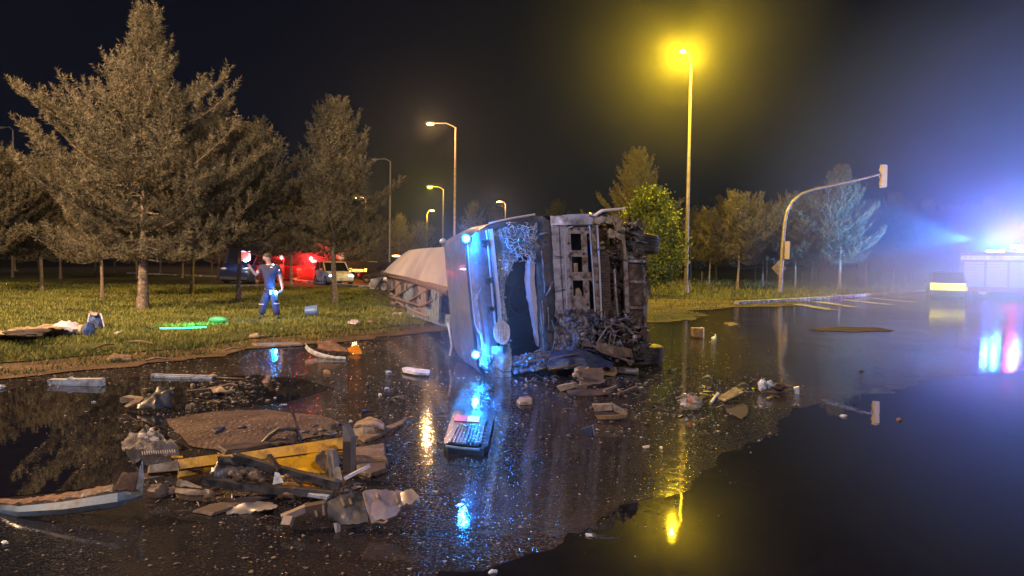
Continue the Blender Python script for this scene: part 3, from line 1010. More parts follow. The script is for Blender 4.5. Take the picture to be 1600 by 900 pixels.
c = W(1229, 391, D - .02); MB().box(V(c.x, D - .05, c.z), (.26, .24, 1.05)).build('pedestrian_signal', M['beige'], t)
c = W(1219, 419, D)
a = .46
s_ = thing('warning_sign', 'diamond shaped sign seen from behind on the signal mast', 'sign', V(c.x, D + .16, c.z - a))
MB().prism([V(c.x - a, D + .16, c.z), V(c.x, D + .16, c.z - a), V(c.x + a, D + .16, c.z), V(c.x, D + .16, c.z + a)], V(0, .02, 0)).build('panel', M['signback'], s_)
MB().box(V(c.x, D + .13, c.z + .12), (.5, .04, .03)).box(V(c.x, D + .13, c.z - .12), (.5, .04, .03)).build('bracket', M['galvdark'], s_)
# small park lamp in the blue lit pine
b_ = P(1300, 446, .04); D = b_.y
t = thing('park_lamp', 'short post with a small bent arm in front of the blue lit pine', 'lamp post', b_)
q = [W(x, y, D) for x, y in [(1311, 446), (1313, 380), (1322, 384), (1335, 388)]]
MB().tube([V(q[0].x, D, .04), q[1]], [.05, .04], 8).build('post', M['galv'], t, True)
MB().tube([q[1], q[2], q[3]], [.025, .02, .02], 6).build('arm', M['galv'], t, True)
for k, (px, py, h) in enumerate([(1247 + 6, 440, .9), (1192, 441, .8)]):
    p = P(px, py, .04)
    MBo = MB().tube([p, p + V(0, 0, h)], .05, 8).tube([p + V(0, 0, h), p + V(0, 0, h + .05)], [.06, .03], 8).build('bollard', M['galv'], None, True)
    tag(MBo, ['slim grey bollard on the lawn right of the signal mast', 'slim grey bollard on the lawn left of the signal mast'][k], 'bollard')


# ---------------------------------------------------------------- vehicles in the background
def loft(mb, secs, cap=True):
    n = len(secs[0])
    vs = [p for s_ in secs for p in s_]
    fs = []
    for i in range(len(secs) - 1):
        for k in range(n):
            j = (k + 1) % n
            fs.append((i * n + k, i * n + j, (i + 1) * n + j, (i + 1) * n + k))
    if cap:
        fs.append(tuple(range(n - 1, -1, -1)))
        fs.append(tuple(range((len(secs) - 1) * n, len(secs) * n)))
    return mb.add(vs, fs)


def wheel(parent, c, r, wd, n=18, name='wheel'):
    t = MB().lathe([(r * .62, -wd / 2), (r * .94, -wd / 2), (r, -wd * .35), (r, wd * .35), (r * .94, wd / 2), (r * .62, wd / 2), (r * .62, -wd / 2)], c, (0, 1, 0), n).build(name, M['rubber'], parent, True)
    s_ = 1 if c[1] > 0 else -1
    rm = MB().lathe([(r * .62, -wd * .4), (r * .62, wd * .4)], c, (0, 1, 0), n)
    rm.lathe([(r * .6, s_ * wd * .30), (r * .2, s_ * wd * .36), (.001, s_ * wd * .40)], c, (0, 1, 0), n)
    rm.build('rim', M['trim'], t, True)
    return t


def car(label, cat, name, paint, x, y, rz, L=4.2, Wd=1.75, H=1.45, van=False, lights=None, stripe=False, group=None):
    t = thing(name, label, cat, (0, 0, 0), group)
    hw = Wd / 2
    belt = H * (.60 if not van else .52)
    zb = .2
    if van:
        st = [(-L / 2, .35, belt, .93), (-L / 2 + .1, zb, belt + .03, 1), (L / 2 - 1.3, zb, belt + .02, 1), (L / 2 - .9, zb, belt, 1), (L / 2 - .15, zb, belt - .22, .96), (L / 2, .32, belt - .38, .88)]
        gh = (-L / 2 + .05, L / 2 - .75, -L / 2 + .12, L / 2 - 1.45)
    else:
        st = [(-L / 2, .38, belt - .1, .86), (-L / 2 + .12, zb + .03, belt, .96), (-L / 4, zb, belt + .03, 1), (L / 5, zb, belt, 1), (L / 2 - .45, zb, belt - .13, .97), (L / 2 - .1, zb + .05, belt - .24, .9), (L / 2, .35, belt - .33, .8)]
        gh = (-L / 2 + .08, L / 2 - 1.15, -L / 2 + .55, L / 2 - 1.95)
    secs = []
    for (sx, b0_, b1_, k) in st:
        h_ = hw * k
        secs.append([V(sx, -h_ * .92, b0_), V(sx, -h_, b0_ + .12), V(sx, -h_, (b0_ + b1_) / 2), V(sx, -h_ * .985, b1_ - .07), V(sx, -h_ * .9, b1_), V(sx, h_ * .9, b1_), V(sx, h_ * .985, b1_ - .07), V(sx, h_, (b0_ + b1_) / 2), V(sx, h_, b0_ + .12), V(sx, h_ * .92, b0_)])
    loft(MB(), secs).build('body', paint, t, True)
    x0, x1, x2, x3 = gh
    tw = .80 if not van else .92
    loft(MB(), [[V(x0, -hw * .88, belt - .02), V(x1, -hw * .88, belt - .04), V(x1, hw * .88, belt - .04), V(x0, hw * .88, belt - .02)],
                [V(x2, -hw * tw, H - .05), V(x3, -hw * tw, H - .05), V(x3, hw * tw, H - .05), V(x2, hw * tw, H - .05)]]).build('window_glass', M['glassdark'], t)
    rf = MB()
    loft(rf, [[V(x2 - .04, -hw * tw - .01, H - .06), V(x3 + .04, -hw * tw - .01, H - .06), V(x3 + .04, hw * tw + .01, H - .06), V(x2 - .04, hw * tw + .01, H - .06)],
              [V(x2 + .08, -hw * tw * .9, H), V(x3 - .1, -hw * tw * .9, H), V(x3 - .1, hw * tw * .9, H), V(x2 + .08, hw * tw * .9, H)]])
    rf.build('roof', paint, t)
    pl = MB()
    for s_ in (-1, 1):
        for (xa, xb) in ((x0, x2), (x1, x3), ((x0 + x1) / 2, (x2 + x3) / 2)):
            pl.beam(V(xa, s_ * hw * .885, belt - .02), V(xb, s_ * (hw * tw + .008), H - .05), .07, .06, (0, 1, 0))
    pl.build('pillar', paint, t)
    r_ = .31 if not van else .34
    for sx in (-L * .31, L * .31):
        for s_ in (-1, 1):
            wheel(t, V(sx, s_ * (hw - .09), r_), r_, .2)
    for s_ in (-1, 1):
        MB().blob(V(L / 2 - .1, s_ * hw * .68, belt - .3), (.1, .2, .09), 0).build('headlight', M['trim'] if not (lights and 'h' in lights) else emitter('headlight_glow', lights['h'], 6), t, True)
        MB().box(V(-L / 2 + .03, s_ * hw * .78, belt - .12), (.08, .16, .26)).build('tail_light', M['firered'] if not (lights and 't' in lights) else emitter('tail_glow', lights['t'], 5), t)
    MB().box(V(-L / 2 - .01, 0, .42), (.14, Wd * .9, .2)).build('rear_bumper', M['blackplastic'] if van else paint, t)
    MB().box(V(L / 2 - .03, 0, .40), (.14, Wd * .82, .18)).build('front_bumper', M['blackplastic'] if van else paint, t)
    MB().box(V(-L / 2 - .085, 0, .62), (.02, .5, .11)).build('number_plate', M['signwhite'], t)
    for s_ in (-1, 1):
        MB().blob(V(x1 - .35, s_ * (hw + .09), belt + .08), (.08, .1, .08), 0, nu=8, nv=6).build('wing_mirror', paint, t)
        MB().box(V(-.2, s_ * (hw + .008), belt - .16), (.16, .03, .03)).build('door_handle', M['trim'], t)
    if stripe:
        MB().box(V(-L / 2 - .08, .02, .72), (.03, Wd * .92, .36)).build('reflective_stripe', M['hi_yellow'], t)
        MB().box(V(0, -hw - .012, .62), (L * .8, .02, .2)).build('side_stripe', M['hi_yellow'], t)
    t.location = (x, y, 0)
    t.rotation_euler = (0, 0, rz)
    return t


q = P(515, 445)
wc = car('white car between two thin tree trunks on the side road', 'car', 'parked_car', M['white'], q.x, q.y + 1, R(-62), lights={'h': (1, .95, .9)}, H=1.5)
q = P(604, 457)
car('silver car partly hidden behind the overturned trailer', 'car', 'parked_car', M['carsilver'], q.x + 1.3, q.y + .5, R(172), H=1.5)
q = P(577, 436)
tx = car('dark car with amber lit rear on the side road', 'car', 'parked_car', M['carblack'], q.x, q.y, R(75), lights={'t': (1, .42, .05)}, H=1.5)
am = MB().box(V(-2.13, 0, .35), (.03, 1.0, .2)).build('amber_light_panel', emitter('amber_panel', (1, .45, .06), 2.2), None)
am.parent = tx; am.location = (0, 0, .0)
am.location = am.location + V(-2.13, 0, .65)
q = P(480, 441)
rt = car('red fire service van with a red beacon on its roof', 'van', 'fire_van', M['carred'], q.x, q.y + 2, R(20), L=4.6, Wd=1.95, H=2.1, van=True)
q2 = P(412, 441)
nv = car('dark blue van behind the officer with a red lamp and a blue lamp', 'van', 'police_van', M['carnavy'], q2.x + .2, 48, R(-96), L=5.2, Wd=2.1, H=2.45, van=True)
bt = car('dark car with amber roof lamps parked behind the overturned trailer', 'car', 'parked_car', M['carblack'], W(608, 430, 52).x, 52, R(165), H=1.5, lights={'t': (1, .3, .1)})


def beacon(parent, pix, D, col, power, es, rad=.10, name='beacon', sx=1.6):
    c = W(pix[0], pix[1], D)
    # local position in a rotated parent
    loc = parent.matrix_basis.inverted() @ c if parent else c
    mb = MB().blob((0, 0, 0), (rad * sx, rad, rad * .8), 0, nu=12, nv=8)
    o = mb.build(name, emitter(name + '_glow', col, es), None, True, origin=(0, 0, 0))
    o.parent = parent
    o.location = loc
    b2 = MB().box((0, 0, -rad * .85), (rad * 3.0, rad * 1.7, rad * .3)).build('base', M['blackplastic'], None, False, (0, 0, 0))
    b2.parent = o
    if power:
        ld = bpy.data.lights.new(name + '_light', 'POINT')
        ld.energy = power; ld.color = col; ld.shadow_soft_size = rad
        l_ = bpy.data.objects.new(name + '_light', ld)
        COL.objects.link(l_)
        l_.parent = parent
        d_ = parent.matrix_basis.inverted() @ (c + (V(0, .3, .5) if 'engine' in parent.name or 'emergency' in parent.name else V(0, -rad * 3.2, rad * 1.2)))
        l_.location = d_
    return o


beacon(rt, (490, 408), rt.location.y - .9, (1, .02, .02), 1100, 60, .13)
q_ = nv.matrix_basis.inverted() @ W(383, 400.5, 45.6)
o_ = MB().box((0, 0, 0), (.12, .56, .56)).build('red_lamp', emitter('red_lamp_glow', (1, .02, .008), 1.5), None, False, (0, 0, 0))
o_.parent = nv; o_.location = q_
o2 = MB().box((0, 0, .3), (.14, .68, .05)).box((0, .31, .01), (.14, .05, .52)).build('frame', M['signwhite'], None, False, (0, 0, 0))
o2.parent = o_
beacon(nv, (384, 407.5), 45.4, (.35, .6, 1), 90, 40, .07, 'blue_lamp', 4)
beacon(bt, (619, 400), 50.5, (1, .35, .12), 60, 6, .08, 'amber_lamp', 4)

# round red rimmed sign beyond the lawn
D = 60
c = W(533, 400, D)
t = thing('road_sign', 'small round sign with a self-glowing red rim beside the slender pine trunk', 'sign', V(c.x, D, 0))
MB().tube([V(c.x, D + .06, 0), V(c.x, D + .06, c.z + .3)], .035, 8).build('post', M['galv'], t)
MB().lathe([(.001, 0), (.42, 0), (.42, .03), (.001, .03)], V(c.x, D - .02, c.z), (0, 1, 0), 24).build('rim', M['signred'], t)
MB().lathe([(.001, 0), (.26, 0), (.26, .02), (.001, .02)], V(c.x, D - .045, c.z), (0, 1, 0), 24).build('sign_face', M['signwhite'], t)


# fire engine at the right
q = P(1500, 472)
FE = thing('emergency_truck', 'grey emergency truck with roof beacons at the right edge, blurred by blue light', 'truck', (0, 0, 0))
FE.scale = (.84, .84, .84)
FY = 41.5
xl = W(1500, 440, FY).x
Lb, Hb = 5.2, 2.95
MB().box(V(Lb / 2, 1.25, .45 + (Hb - .45) / 2), (Lb, 2.4, Hb - .45)).build('body', M['galvdark'], FE)
MB().box(V(Lb / 2, -.0 + 1.25, .55), (Lb + .02, 2.46, .18)).build('side_skirt', M['firered'], FE)
for k in range(4):
    s_ = MB()
    for j in range(9):
        s_.box(V(.16 + .62 + k * 1.27, .03, .85 + j * .185), (1.12, .05, .165))
    s_.build('roller_shutter', M['shutter'], FE)
MB().box(V(Lb / 2, .04, 2.68), (Lb, .06, .3)).build('upper_panel', M['white'], FE)
MB().box(V(Lb / 2, 1.25, Hb + .06), (Lb - .3, 2.0, .12)).build('roof_rail', M['galv'], FE)
cb = MB()
loft(cb, [[V(Lb + .08, 0, .5), V(Lb + 2.9, 0, .5), V(Lb + 3.0, 0, 1.4), V(Lb + 2.8, .06, 2.75), V(Lb + .08, .06, 2.75)], [V(Lb + .08, 2.5, .5), V(Lb + 2.9, 2.5, .5), V(Lb + 3.0, 2.5, 1.4), V(Lb + 2.8, 2.44, 2.75), V(Lb + .08, 2.44, 2.75)]])
cb.build('cab', M['firered'], FE)
for k in range(2):
    dd = MB().box(V(Lb + .85 + k * 1.25, -.01, 1.5), (1.1, .04, 1.9)).build('door', M['firered'], FE)
    MB().prism([V(Lb + .38 + k * 1.25, -.045, 1.55), V(Lb + 1.32 + k * 1.25, -.045, 1.55), V(Lb + 1.28 + k * 1.25, -.02, 2.45), V(Lb + .42 + k * 1.25, -.02, 2.45)], V(0, .015, 0)).build('window', M['glassdark'], dd)
    MB().box(V(Lb + .5 + k * 1.25, -.05, 1.35), (.2, .04, .04)).build('handle', M['trim'], dd)
for xx in (1.3, Lb + 1.5):
    for yy in (.2, 2.3):
        t_ = MB().lathe([(.3, -.15), (.5, -.15), (.53, -.1), (.53, .1), (.5, .15), (.3, .15)], V(xx, yy, .53), (0, 1, 0), 20).build('wheel', M['rubber'], FE, True)
        MB().lathe([(.3, -.13), (.12, -.08), (.001, -.12)], V(xx, yy, .53), (0, 1, 0), 16).build('rim', M['trim'], t_, True)
MB().box(V(Lb + 1.6, 1.25, 2.84), (.5, 2.0, .16)).build('light_bar', M['blackplastic'], FE)
FE.location = (xl, FY, .02)
FE.rotation_euler = (0, 0, R(-28))


def fe_pix(px, h):                             # point over the roof edge in line with a photo column
    for k in range(400):
        s_ = k * .05
        q_ = V(xl + s_ * math.cos(R(28)), FY - s_ * math.sin(R(28)), h)
        u_ = (q_ - CAM)
        if 800 + FPX * u_.dot(cr) / u_.dot(cf) >= px:
            break
    return q_ + V(math.sin(R(28)), math.cos(R(28)), 0) * .35


def fe_beacon(px, h, *args, **kw):
    q_ = fe_pix(px, h)
    u_ = q_ - CAM
    return beacon(FE, (800 + FPX * u_.dot(cr) / u_.dot(cf), 450 - FPX * u_.dot(cu) / u_.dot(cf)), q_.y, *args, **kw)


CY = (.035, .13, 1.0)
fe_beacon(1549, 2.62, CY, 2000, 200, .17)
fe_beacon(1564, 2.62, (.1, .7, .9), 500, 200, .13)
fe_beacon(1597, 2.62, CY, 2300, 250, .17)
fe_beacon(1588, 2.9, (1, .03, .12), 1600, 120, .16, 'red_beacon')
# unseen lamps added past the frame edge to make the blue-white glow
for k, (px, py, pw) in enumerate([(1650, 398, 3000), (1700, 440, 2500)]):
    fe_beacon(px, 2.6, (.30, .68, 1.0), pw, 200, .16, 'fill_lamp')
lamp('pine_fill_spot', tuple(fe_pix(1535, 3.3) + V(-.3, .6, 0)), (.12, .45, 1.0), 20000, .1, None, 45, (-3.5, 9, 1.2))  # added spot that turns the pine blue, not a fitting of the truck
PC = car('small dark patrol car with a bright yellow rear stripe near the emergency truck', 'car', 'patrol_car', M['carpatrol'], 0, 0, R(63), L=3.9, Wd=1.7, H=1.5, stripe=True, lights={'t': (1, .05, .05)})
q = P(1476, 463)
q = W(1477, 462, 39.5)
PC.location = (q.x, q.y, 0)
'''the lamps added above light the scene from off frame; there is no second engine'''


# ---------------------------------------------------------------- overturned truck
TH = R(14)
F_ = V(math.sin(TH), -math.cos(TH), 0)      # way the cab front faces
P0 = P(760, 588)


def C(px, py, d=0.0):                        # point of the cab front plane, d metres proud of it
    r = ray(px, py)
    k = ((P0 - CAM).dot(F_) + d) / r.dot(F_)
    return CAM + r * k


def CP(mb, pix, d, th):
    return mb.prism([C(x, y, d) for x, y in pix], -F_ * th)


TK = thing('overturned_truck', 'wrecked silver truck cab lying on its side with smashed windscreen', 'truck', V(P0.x + 1, P0.y + .4, 0))
ring = [(727, 378), (732, 367), (766, 350), (800, 342), (838, 336), (930, 334), (934, 420), (938, 520), (930, 562), (870, 574), (800, 584), (772, 588), (754, 584), (747, 572), (742, 545), (735, 470)]
secs = []
for k, (dd, sc) in enumerate([(-.06, 1.0), (-.7, 1.0), (-1.5, .998), (-2.1, .99)]):
    pts = [C(x, y, 0) for x, y in ring]
    cen = sum(pts, Vector()) / len(pts)
    secs.append([cen + (p - cen) * sc + F_ * dd + V(0, 0, nz(p, 1.2, k) * .04) for p in pts])
sh = MB(); loft(sh, secs, cap=False)
cw = sh.build('cab_shell', M['blueshade'], TK, True)
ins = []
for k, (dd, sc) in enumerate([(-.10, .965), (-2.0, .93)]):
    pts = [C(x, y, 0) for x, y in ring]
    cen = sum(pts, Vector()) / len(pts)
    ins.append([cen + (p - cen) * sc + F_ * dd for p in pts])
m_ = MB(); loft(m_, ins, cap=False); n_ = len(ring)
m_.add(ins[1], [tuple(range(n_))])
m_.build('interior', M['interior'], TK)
# roof visor panel with its crease
rows = []
for k in range(9):
    t = k / 8
    L_ = (727 + 19 * t + (4 if t > .7 else 0), 372 + 200 * t)
    R_ = (764 + 17 * t, 353 + 233 * t)
    row = []
    for j in range(6):
        s_ = j / 5
        x = L_[0] + (R_[0] - L_[0]) * s_
        y = L_[1] + (R_[1] - L_[1]) * s_
        d_ = .02 + .10 * math.sin(math.pi * min(1, s_ * 1.1)) - .04 * math.exp(-((t - .62) / .12) ** 2) * (1 - s_)
        row.append(C(x, y, d_))
    rows.append(row)
MB().sheet(rows, 16, 30, .02, 2.6, .02, F_, 3).build('roof_visor', M['dimpaint'], TK, True)
# crease ridge and seams
MB().tube([C(727, 376, .07), C(731, 427, .09), (C(735, 470, .09)), C(739, 508, .09), C(747, 525, .10), C(750, 545, .09)], [.016] * 6, 6).build('seam', M['blackplastic'], TK, True)
MB().tube([C(730, 377, .085), C(734, 427, .10), (C(738, 470, .10)), C(742, 506, .10), C(751, 523, .11), C(754, 545, .10)], [.008] * 6, 6).build('trim_strip', M['trim'], TK, True)
cr1 = MB()
CP(cr1, [(753, 448), (746, 470), (751, 500), (756, 540), (748, 500), (741, 470)], .14, .05)
cr1.build('crease', M['paint'], TK)
tr_ = MB()
tr_.tube([C(760, 360, .10), C(764, 400, .11), C(768, 450, .12), C(773, 500, .12), C(777, 530, .11)], .013, 6)
tr_.build('visor_edge', M['trim'], TK, True)
for (x, y) in ((758, 379), (765, 438), (769, 483)):
    m2 = MB(); CP(m2, [(x - 6, y - 4), (x + 5, y - 5), (x + 5, y + 4), (x - 5, y + 5)], .13, .05)
    o = m2.build('marker_lamp_socket', M['blackplastic'], TK)
    m3 = MB(); CP(m3, [(x - 4, y - 2), (x + 3, y - 3), (x + 3, y + 2), (x - 3, y + 3)], .137, .02)
    m3.build('marker_lens', M['glassdark'], o)
# windscreen surround
sr = MB()
CP(sr, [(763, 353), (800, 343), (838, 337), (846, 338), (842, 352), (800, 352), (770, 360)], .08, .14)
sr.build('windscreen_top_frame', M['blackplastic'], TK)
sr = MB()
CP(sr, [(764, 358), (770, 357), (782, 470), (788, 545), (784, 560), (778, 480)], .10, .08)
sr.build('windscreen_side_frame', M['trim'], TK)
sr = MB()
rows = [[C(838, 340, .06), C(848, 338, .12), C(858, 345, .12), C(862, 352, .02)], [C(838, 420, .06), C(850, 420, .13), C(860, 420, .13), C(866, 420, .02)], [C(841, 500, .06), C(852, 500, .13), C(863, 500, .12), C(868, 500, .02)], [C(846, 562, .06), C(856, 563, .12), C(864, 560, .12), C(870, 558, .02)]]
sr.sheet(rows, 9, 26, .015, 5, .03, F_, 5)
sr.build('cowl', M['blackplastic'], TK, True)
wp = MB()
for (a, b, c_) in [((846, 392), (849, 430), .012), ((849, 430), (851, 458), .012), ((853, 462), (862, 444), .014), ((862, 444), (864, 440), .018), ((847, 470), (849, 520), .010), ((856, 480), (857, 515), .012), ((843, 366), (856, 364), .016), ((844, 480), (850, 560), .010)]:
    MB().tube([C(*a, .17), C((a[0] + b[0]) / 2 + 1, (a[1] + b[1]) / 2, .2), C(*b, .17)], c_, 6).build('wiper_link', M['baremetal'], TK, True)
mr_ = MB()
for (x, y, w_, h_) in [(851, 400, 9, 24), (850, 425, 10, 14), (852, 372, 8, 12), (857, 440, 10, 18), (850, 490, 8, 28), (858, 528, 9, 16)]:
    CP(mr_, [(x - w_ / 2, y - h_ / 2), (x + w_ / 2, y - h_ / 2 + 2), (x + w_ / 2 - 1, y + h_ / 2), (x - w_ / 2 + 1, y + h_ / 2 - 2)], .17, .06)
mr_.build('hinge_bracket', M['darkmetal'], TK)


# windscreen glass: laminated, crazed white, hole with a ragged edge
def glassmat():
    m = bpy.data.materials.new('crazed_glass')
    m.use_nodes = True
    N, L = m.node_tree.nodes, m.node_tree.links
    b = N['Principled BSDF']
    tc = N.new('ShaderNodeTexCoord')
    wn_ = N.new('ShaderNodeTexNoise'); wn_.inputs['Scale'].default_value = 3.5; wn_.inputs['Detail'].default_value = 4
    L.new(tc.outputs['Object'], wn_.inputs['Vector'])
    mxv = N.new('ShaderNodeMixRGB'); mxv.inputs['Fac'].default_value = .35
    L.new(tc.outputs['Object'], mxv.inputs['Color1']); L.new(wn_.outputs['Color'], mxv.inputs['Color2'])
    total = None
    for sc_, wd_ in ((11, .035), (26, .05), (60, .07)):
        v = N.new('ShaderNodeTexVoronoi'); v.feature = 'DISTANCE_TO_EDGE'; v.inputs['Scale'].default_value = sc_
        L.new(mxv.outputs['Color'], v.inputs['Vector'])
        mr = N.new('ShaderNodeMapRange'); mr.inputs['From Min'].default_value = 0; mr.inputs['From Max'].default_value = wd_; mr.inputs['To Min'].default_value = 1; mr.inputs['To Max'].default_value = 0
        L.new(v.outputs['Distance'], mr.inputs['Value'])
        if total is None:
            total = mr.outputs['Result']
        else:
            ma = N.new('ShaderNodeMath'); ma.operation = 'MAXIMUM'
            L.new(total, ma.inputs[0]); L.new(mr.outputs['Result'], ma.inputs[1]); total = ma.outputs[0]
    pt = N.new('ShaderNodeTexNoise'); pt.inputs['Scale'].default_value = 2.4; pt.inputs['Detail'].default_value = 5
    L.new(tc.outputs['Object'], pt.inputs['Vector'])
    pr = N.new('ShaderNodeMapRange'); pr.inputs['From Min'].default_value = .35; pr.inputs['From Max'].default_value = .62; pr.inputs['To Min'].default_value = .1; pr.inputs['To Max'].default_value = 1.0
    L.new(pt.outputs['Fac'], pr.inputs['Value'])
    mu = N.new('ShaderNodeMath'); mu.operation = 'MULTIPLY'
    L.new(total, mu.inputs[0]); L.new(pr.outputs['Result'], mu.inputs[1])
    mx = N.new('ShaderNodeMixRGB'); mx.inputs['Color1'].default_value = (.09, .12, .12, 1); mx.inputs['Color2'].default_value = (.75, .74, .72, 1)
    L.new(mu.outputs[0], mx.inputs['Fac']); L.new(mx.outputs['Color'], b.inputs['Base Color'])
    al = N.new('ShaderNodeMapRange'); al.inputs['To Min'].default_value = .42; al.inputs['To Max'].default_value = 1
    L.new(mu.outputs[0], al.inputs['Value']); L.new(al.outputs['Result'], b.inputs['Alpha'])
    b.inputs['Roughness'].default_value = .14
    bp = N.new('ShaderNodeBump'); bp.inputs['Distance'].default_value = .01; bp.inputs['Strength'].default_value = .8
    L.new(pt.outputs['Fac'], bp.inputs['Height']); L.new(bp.outputs['Normal'], b.inputs['Normal'])
    return m


M['crazed'] = glassmat()
gl = MB()
# left band beside the hole, then the upper right part above it
hole_l = [(768, 356), (806, 350)], [(771, 400), (806, 405)], [(773, 425), (799, 420)], [(776, 445), (790, 441)], [(778, 470), (787, 462)], [(781, 500), (792, 500)], [(783, 530), (797, 530)], [(776, 560), (799, 560)], [(770, 587), (797, 585)]
gl.sheet([[C(x, y, .05 + .02 * (i % 2)) for i, (x, y) in enumerate([r[0], ((r[0][0] + r[1][0]) / 2, (r[0][1] + r[1][1]) / 2), r[1]])] for r in hole_l], 8, 44, .022, 7, .008, F_, 4, True)
gl.build('windscreen', M['crazed'], TK)
gl = MB()
gl.sheet([[C(806, 350, .05), C(822, 346, .05), C(838, 346, .04)], [C(806, 375, .05), C(824, 372, .1), C(839, 372, .05)], [C(806, 392, .05), C(825, 388, .10), C(840, 392, .05)], [C(806, 406, .04), C(826, 398, .06), C(840, 410, .05)]], 14, 18, .05, 6, .008, F_, 7, True)
gl.build('windscreen_flap', M['crazed'], TK)
rr = random.Random(4)
for k in range(16):
    x, y = rr.choice([(806, 405), (799, 420), (790, 441), (787, 462), (792, 500), (797, 530), (815, 401), (825, 400), (836, 404)])
    a = rr.uniform(0, 6.28); L_ = rr.uniform(3, 7)
    m2 = MB(); CP(m2, [(x, y), (x + L_ * math.cos(a), y + L_ * math.sin(a)), (x + L_ * .7 * math.cos(a + 1.2), y + L_ * .7 * math.sin(a + 1.2))], .07 + rr.random() * .04, .006)
    m2.build('glass_shard', M['crazed'], TK)
m2 = MB(); m2.sheet([[C(753, 555, .12), C(764, 553, .16), C(772, 556, .1)], [C(751, 572, .14), C(762, 572, .2), C(774, 573, .12)], [C(762, 588, .1), C(768, 591, .15), C(779, 590, .1)]], 12, 14, .06, 14, .01, F_, 2, True)
m2.build('crumpled_glass', M['crazed'], TK)
m2 = MB(); m2.sheet([[C(768, 540, .09), C(785, 541, .13), C(799, 545, .1)], [C(768, 562, .1), C(785, 565, .14), C(800, 565, .1)], [C(768, 590, .1), C(786, 592, .12), C(798, 588, .1)]], 12, 14, .02, 9, .01, F_, 8)
m2.build('frosted_panel', mat('frosted_grey_panel', (.36, .42, .44), .35, 0, .3, 16, .008, 40, (.2, .2, .18), .3, 12), TK, True)
m2 = MB(); CP(m2, [(785, 541), (792, 540), (794, 549), (786, 550)], .18, .05); m2.build('lamp_socket', M['blackplastic'], TK)
thr = MB()
r_ = random.Random(77)
for k in range(46):
    x, y = r_.uniform(790, 838), r_.uniform(350, 408)
    if x - 772 < (y - 350) * .6 and r_.random() < .5: continue
    a_ = r_.uniform(0, 6.28); pts_ = []
    for j in range(6):
        pts_.append(C(x, y, .09 + r_.random() * .06))
        a_ += r_.uniform(-1.2, 1.2)
        x = min(839, max(772, x + 4.2 * math.cos(a_))); y = min(412, max(348, y + 4.2 * math.sin(a_)))
    thr.tube(pts_, .0035, 4)
tag(thr.build('glass_crack', M['palelabel'], TK), kind='stuff')
# pale curtain strip inside
rows = []
for (xl_, xr_, y) in [(826, 834, 399), (821, 835, 415), (820, 836, 440), (823, 838, 465), (830, 840, 500), (835, 842, 530), (839, 843, 541)]:
    rows.append([C(xl_, y, -.03), C((xl_ + xr_) / 2, y, .05), C(xr_, y, .03)])
MB().sheet(rows, 6, 24, .02, 6, .008, F_, 5).build('curtain', mat('pale_curtain', (.42, .38, .42), .7, 0, .1, 8, .004, 30), TK, True)
st_ = MB()   # steering wheel and seat just showing in the dark
st_.lathe([(.22, -.015), (.235, 0), (.22, .015), (.205, 0), (.22, -.015)], C(812, 470, -.75), F_ + V(.5, 0, .1), 20)
st_.build('steering_wheel', M['blackplastic'], TK, True)
MB().blob(C(812, 420, -1.3), (.3, .3, .35), .15, 2).blob(C(815, 510, -1.3), (.3, .3, .35), .15, 2).build('seat', M['darkcloth'], TK, True)
# pale oval plate
m2 = MB()
ov = [(782, 497), (788, 502), (795, 508), (797, 516), (797, 524), (794, 533), (790, 538), (784, 538), (777, 535), (773, 528), (771, 517), (772, 510)]
CP(m2, ov, .17, .025)
ol = m2.build('oval_plate', M['plate'], TK)
m3 = MB()
for k, (x0, y0, x1, y1) in enumerate([(779, 510, 778, 530), (783, 505, 782, 534), (787, 506, 787, 533), (791, 510, 790, 531)]):
    m3.tube([C(x0, y0, .172), C(x1, y1, .172)], .003, 4)
m3.build('grain_groove', M['tan'], ol)


# front panel with openings
def holed(mb, xs, ys, holes, d, th, warp=None):
    for i in range(len(xs) - 1):
        for j in range(len(ys) - 1):
            if (i, j) in holes:
                continue
            q = [(xs[i], ys[j]), (xs[i + 1], ys[j]), (xs[i + 1], ys[j + 1]), (xs[i], ys[j + 1])]
            q = [(warp(x, y) if warp else (x, y)) for x, y in q]
            CP(mb, q, d, th)


wrp = lambda x, y: (x + (y - 350) * .045, y - (x - 865) * .015)
m2 = MB()
m2.sheet([[C(860, 338, .04), C(884, 335, .07), C(932, 334, .06)], [C(861, 354, .05), C(886, 352, .09), C(930, 352, .06)]], 16, 6, .012, 5, .02, F_, 3)
m2.build('upper_front_panel', M['paint'], TK, True)
m2 = MB()
m2.sheet([[C(861, 353, .05), C(874, 353, .09), C(886, 353, .07)], [C(865, 420, .05), C(878, 420, .10), C(890, 420, .07)], [C(868, 490, .05), C(880, 490, .09), C(893, 490, .06)]], 10, 24, .018, 4, .02, F_, 13)
m2.build('front_panel', M['paint'], TK, True)
xs = [886, 891, 907, 916, 923, 930, 935]
ys = [352, 365, 391, 401, 425, 438, 462, 492]
m2 = MB()
holed(m2, xs, ys, {(1, 1), (1, 3), (1, 5), (3, 1), (3, 2), (3, 3), (3, 5), (3, 6)}, .055, .03, lambda x, y: (x + (y - 350) * .045, y))
fr = m2.build('grille_frame', M['baremetal'], TK)
m2 = MB()
m2.tube([C(886, 490, .08), C(884, 420, .09), C(882, 375, .09), C(887, 357, .09), (C(897, 352, .09)), C(926, 351, .09)], .011, 6)
m2.tube([C(921, 352, .09), C(926, 420, .09), C(930, 490, .09)], .011, 6)
m2.tube([C(933, 352, .08), C(937, 420, .09), C(940, 500, .08)], .016, 6)
m2.build('frame_rim', M['trim'], TK, True)
